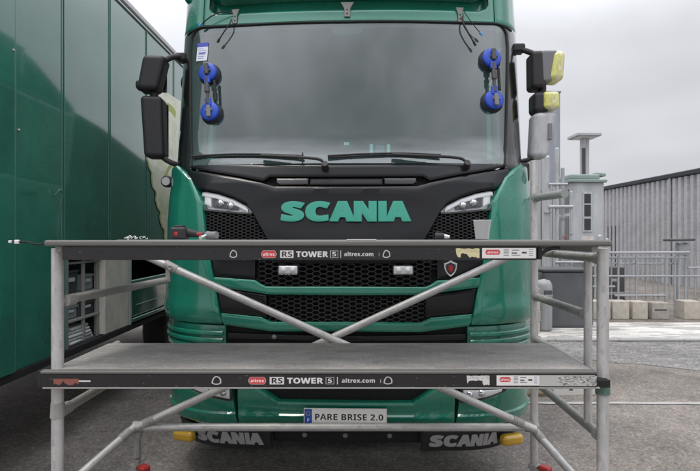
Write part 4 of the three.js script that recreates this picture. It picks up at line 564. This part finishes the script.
{ const g = thing('kiosk', 'small white metal kiosk with green-grey roof and narrow window', 'kiosk', [6.6, 0, -14.5]); const wm = std({ color: lin(0.62, 0.65, 0.66), map: scuff, roughness: 0.6 }), rm = std({ color: lin(0.33, 0.42, 0.39), map: scuff, roughness: 0.6 });
  part('wall', box(-0.44, 0.44, 0, 3.12, -0.5, 0.5, 0.02), wm, g); const rf = part('roof', merge([box(-0.56, 0.50, 3.12, 3.20, -0.62, 0.58, 0.02), box(-0.5, 0.36, 3.20, 3.36, -0.5, 0.46, 0.05)]), rm, g); part('roof_hatch', rbox(0.3, 0.10, 0.3, 0.26, 3.38, 0.2, 0.03).rotateZ(-0.05), rm, rf);
  const w = part('window', box(-0.16, 0.10, 1.75, 2.85, 0.502, 0.53, 0.01), wm, g); for (const [y0, y1] of [[1.8, 2.12], [2.18, 2.5], [2.54, 2.8]]) part('pane', box(-0.12, 0.06, y0, y1, 0.528, 0.536, 0.003), M.gloss, w);
  for (const [y0, y1] of [[0.5, 1.3], [1.45, 2.2], [2.3, 2.95]]) { const s = part('side_window', box(-0.465, -0.442, y0, y1, -0.36, 0.30, 0.008), M.grey, g); part('side_pane', box(-0.470, -0.464, y0 + 0.06, y1 - 0.06, -0.30, 0.24, 0.003), M.gloss, s); }
  for (const z of [-0.47, 0.47]) part('corner_post', box(-0.475, -0.445, 0, 3.11, z - 0.03, z + 0.03, 0.01), wm, g); part('notice', box(-0.2, 0.16, 1.25, 1.62, 0.503, 0.515, 0.004), cream, g); }
{ const g = thing('lamp_post', 'grey lamp post with flat square top above the kiosk roof', 'lamp post', [7.42, 0, -16]); part('post', box(-0.10, 0.12, 0, 4.72, -0.1, 0.1, 0.02), paleGrey, g); part('cable_duct', box(-0.13, -0.02, 0, 4.4, 0.102, 0.14, 0.01), M.darkGrey, g); const h = part('lamp_head', merge([box(-0.38, 0.38, 4.74, 4.85, -0.38, 0.38, 0.03)]), paleGrey, g); part('lamp_glass', box(-0.3, 0.3, 4.72, 4.738, -0.3, 0.3, 0.005), M.whitePlastic, h); }
{ const g = thing('pipe_rack', 'cluster of pale grey pipes and columns standing beside the kiosk', 'pipework', [5.0, 0, -12.4]); const pm = std({ color: lin(0.62, 0.64, 0.66), map: scuff, roughness: 0.45, metalness: 0.2 });
  for (const [x, h, rr, z] of [[-0.16, 3.55, 0.07, 0], [0.06, 3.75, 0.05, 0.06], [0.24, 3.3, 0.045, -0.05], [0.40, 2.7, 0.035, 0.08], [0.98, 1.62, 0.05, 0.3], [1.16, 1.55, 0.035, 0.3]]) { const p = part('pipe', merge([cyl(V(x, 0, z), V(x, h, z), rr, rr, 16), new THREE.SphereGeometry(rr, 16, 8).translate(x, h, z)]), pm, g); part('flange', merge([0.35, 0.62].map((f) => cyl(V(x, h * f, z), V(x, h * f + 0.03, z), rr * 1.5, rr * 1.5, 16))), galv, p); }
  for (const [y, x0, x1, rr] of [[2.35, -0.16, 0.42, 0.04], [1.45, -0.16, 1.18, 0.04], [1.0, 0.0, 1.2, 0.03], [2.9, -0.16, 0.3, 0.03]]) part('cross_pipe', cyl(V(x0, y, 0.1), V(x1, y, 0.1), rr, rr, 14), pm, g);
  part('tank', merge([lathe([[0, 0], [0.30, 0], [0.30, 0.9], [0.26, 1.0], [0.14, 1.07], [0, 1.1]], 28).translate(0.66, 0.35, -0.25)]), pm, g); part('valve', merge([cyl(V(0.24, 1.45, 0.1), V(0.24, 1.62, 0.1), 0.015, 0.015, 8), new THREE.TorusGeometry(0.06, 0.01, 8, 18).rotateX(Math.PI / 2).translate(0.24, 1.62, 0.1)]), M.red, g); for (const x of [0.45, 0.87]) part('tank_leg', cyl(V(x, 0, -0.25), V(x, 0.4, -0.25), 0.03, 0.03, 10), galv, g); }
// railing and blocks
{ const g = thing('railing', 'grey tubular steel railing set on the row of beige blocks', 'railing', [6.2, 0, -10.2]);
  const bar = (x0, y0, x1, y1, r = 0.02, z = 0, n = 'rail') => part(n, cyl(V(x0, y0, z), V(x1, y1, z), r, r, 10), galv, g);
  bar(-1.3, 1.30, 0.62, 1.31, 0.028, 0.05); bar(-1.3, 1.20, 0.6, 1.205, 0.022); bar(-1.3, 0.83, 0.62, 0.83, 0.022); bar(-0.85, 0.44, 0.2, 0.44); bar(-0.85, 1.08, 0.45, 1.08, 0.016, -0.05); bar(-1.3, 0.62, -0.85, 0.62);
  for (const x of [-1.25, -0.78, -0.42, 0.18, 0.36, 0.44, 0.58]) bar(x, 0.02, x, 1.24, 0.022, 0, 'baluster'); for (const x of [-1.12, -0.98, -0.90, -0.62, -0.52, -0.20, -0.05, 0.05, 0.28, 0.8, 1.0]) bar(x, 0.36, x, 1.2, 0.014, -0.04, 'baluster');
  bar(0.62, 1.0, 1.4, 1.0); bar(0.62, 0.83, 1.4, 0.83); bar(1.2, 0.02, 1.2, 1.1, 0.022, 0, 'baluster'); }
const blockMat = [std({ color: lin(0.62, 0.57, 0.49), map: scuff, roughness: 0.9 }), std({ color: lin(0.46, 0.43, 0.38), map: scuff, roughness: 0.9 })];
[[4.95, 0.34, 0.36, 0, 'beige concrete block under the railing, nearest the dark container'], [5.32, 0.33, 0.36, 0, 'beige concrete block under the railing beside its first post'], [5.70, 0.30, 0.35, 0, 'beige concrete block under the railing between first posts and hollow block'], [6.10, 0.34, 0.33, 1, 'darker hollow concrete block under the railing'], [6.72, 0.32, 0.36, 0, 'beige concrete block under the hooded post'], [7.2, 0.4, 0.36, 1, 'darker concrete block beyond the hooded post']].forEach(([x, w, h, k, label]) => {
  const g = thing('concrete_block', label.replace('nearest the dark container', 'next to the dark container'), 'block', [x, 0, -10.05], 0, 'concrete blocks under the railing'); part('block_body', box(-w / 2, w / 2, 0, h, -0.14, 0.14, 0.015), blockMat[k], g);
  if (k) part('block_recess', box(-w * 0.36, w * 0.36, h * 0.52, h * 0.62, 0.13, 0.142, 0.003), M.darkGrey, g); });
{ const g = thing('hooded_post', 'twin-legged post with a small slanted hood near the shed', 'post', [6.95, 0, -10.6]); for (const x of [-0.08, 0.10]) part('leg', cyl(V(x, 0, 0), V(x, 1.5, 0), 0.03, 0.03, 12), galv, g); part('hood', rbox(0.44, 0.05, 0.4, 0, 1.56, 0, 0.02).rotateZ(0.03), M.darkGrey, g); part('meter_box', rbox(0.22, 0.24, 0.14, 0.02, 1.36, 0, 0.02), galv, g); }
{ const g = thing('equipment_box', 'dark grey metal cabinet behind the railing end', 'cabinet', [5.55, 0, -10.9]); part('cabinet_body', box(-0.26, 0.26, 0, 0.98, -0.25, 0.25, 0.02), M.darkGrey, g); part('cabinet_band', box(-0.265, 0.265, 0.40, 0.46, 0.24, 0.262, 0.006), galv, g); part('plate', box(-0.05, 0.07, 0.68, 0.74, 0.251, 0.258, 0.002), M.silver, g); }
{ const g = thing('waste_container', 'tall dark grey container with curved side behind the scaffold', 'container', [3.85, 0, -9.3]); const dm = std({ color: lin(0.12, 0.124, 0.132), map: scuff, roughness: 0.55 }); part('container_body', shell(0.88, 1.0, 0.7, 0.06, 0.04, 0.0).translate(0, 0.51, 0), dm, g); part('lid', rbox(0.90, 0.05, 0.74, 0, 1.03, 0, 0.02), M.darkGrey, g); part('side_rib', box(0.415, 0.455, 0.06, 0.98, 0.05, 0.36, 0.012), M.matte, g); part('base_plinth', box(-0.38, 0.38, 0, 0.03, -0.3, 0.3, 0.005), M.matte, g); }
{ const g = thing('pale_bin', 'pale round-topped bin beside the tall dark container', 'bin', [3.36, 0, -8.75]); part('bin_body', lathe([[0, 0.001], [0.12, 0.001], [0.135, 0.05], [0.14, 0.7], [0.135, 0.80], [0.10, 0.87], [0, 0.9]], 28), std({ color: lin(0.40, 0.42, 0.43), map: scuff, roughness: 0.5 }), g); part('bin_flap', rbox(0.14, 0.07, 0.02, 0.02, 0.68, 0.136, 0.008), M.darkGrey, g); part('bin_band', new THREE.TorusGeometry(0.140, 0.006, 8, 32).rotateX(Math.PI / 2).translate(0, 0.62, 0), M.silver, g); }
for (let i = 0; i < 4; i++) { const g = single('stone_block', rbox(0.36, 0.19, 0.3, 0, 0.095, 0, 0.015), blockMat[i % 2], `grey-brown stone block, ${['lowest', 'second from bottom', 'third from bottom', 'topmost'][i]} of the stack beside the pale bin`, 'block', 'stacked stone blocks by the pale bin'); g.position.set(3.0 + 0.012 * (i % 2), i * 0.191 + 0.009, -8.6); g.rotation.y = 0.04 * (i % 3); }
{ const m = single('wooden_board', rbox(0.34, 0.03, 0.55, 0, 0.015, 0, 0.004), std({ color: lin(0.50, 0.40, 0.26), map: plyTex, roughness: 0.8 }), 'tan wooden board lying on the asphalt behind the scaffold', 'board'); m.position.set(1.92, 0.001, -5.45); m.rotation.y = 0.05; }
{ const R = rng(131), g = new THREE.BoxGeometry(0.5, 0.10, 0.34, 24, 6, 18), p = g.attributes.position; for (let i = 0; i < p.count; i++) { const x = p.getX(i), y = p.getY(i), z = p.getZ(i), n = fbm((x + 1) / 2, (z + 1) / 2, 16, 4, 801); p.setXYZ(i, x * (1 - 0.12 * Math.abs(y) / 0.05), y > -0.049 ? y * (0.4 + 1.1 * n) + 0.03 * (n - 0.5) : y, z * (1 + 0.1 * (n - 0.5))); } g.computeVertexNormals(); void R;
  const bt = canvasTex(512, 256, (c, w, h) => { c.fillStyle = '#cfcdc6'; c.fillRect(0, 0, w, h); c.fillStyle = '#53544f'; c.fillRect(180, 90, 40, 60); c.fillRect(60, 40, 90, 20); c.fillRect(350, 190, 110, 18); });
  const m = single('plastic_sack', g, std({ map: bt, roughness: 0.6 }), 'crumpled white printed sack lying on the asphalt by the board', 'sack'); m.position.set(2.32, 0.05, -5.4); m.rotation.y = 0.12; }

renderer.render(scene, camera);
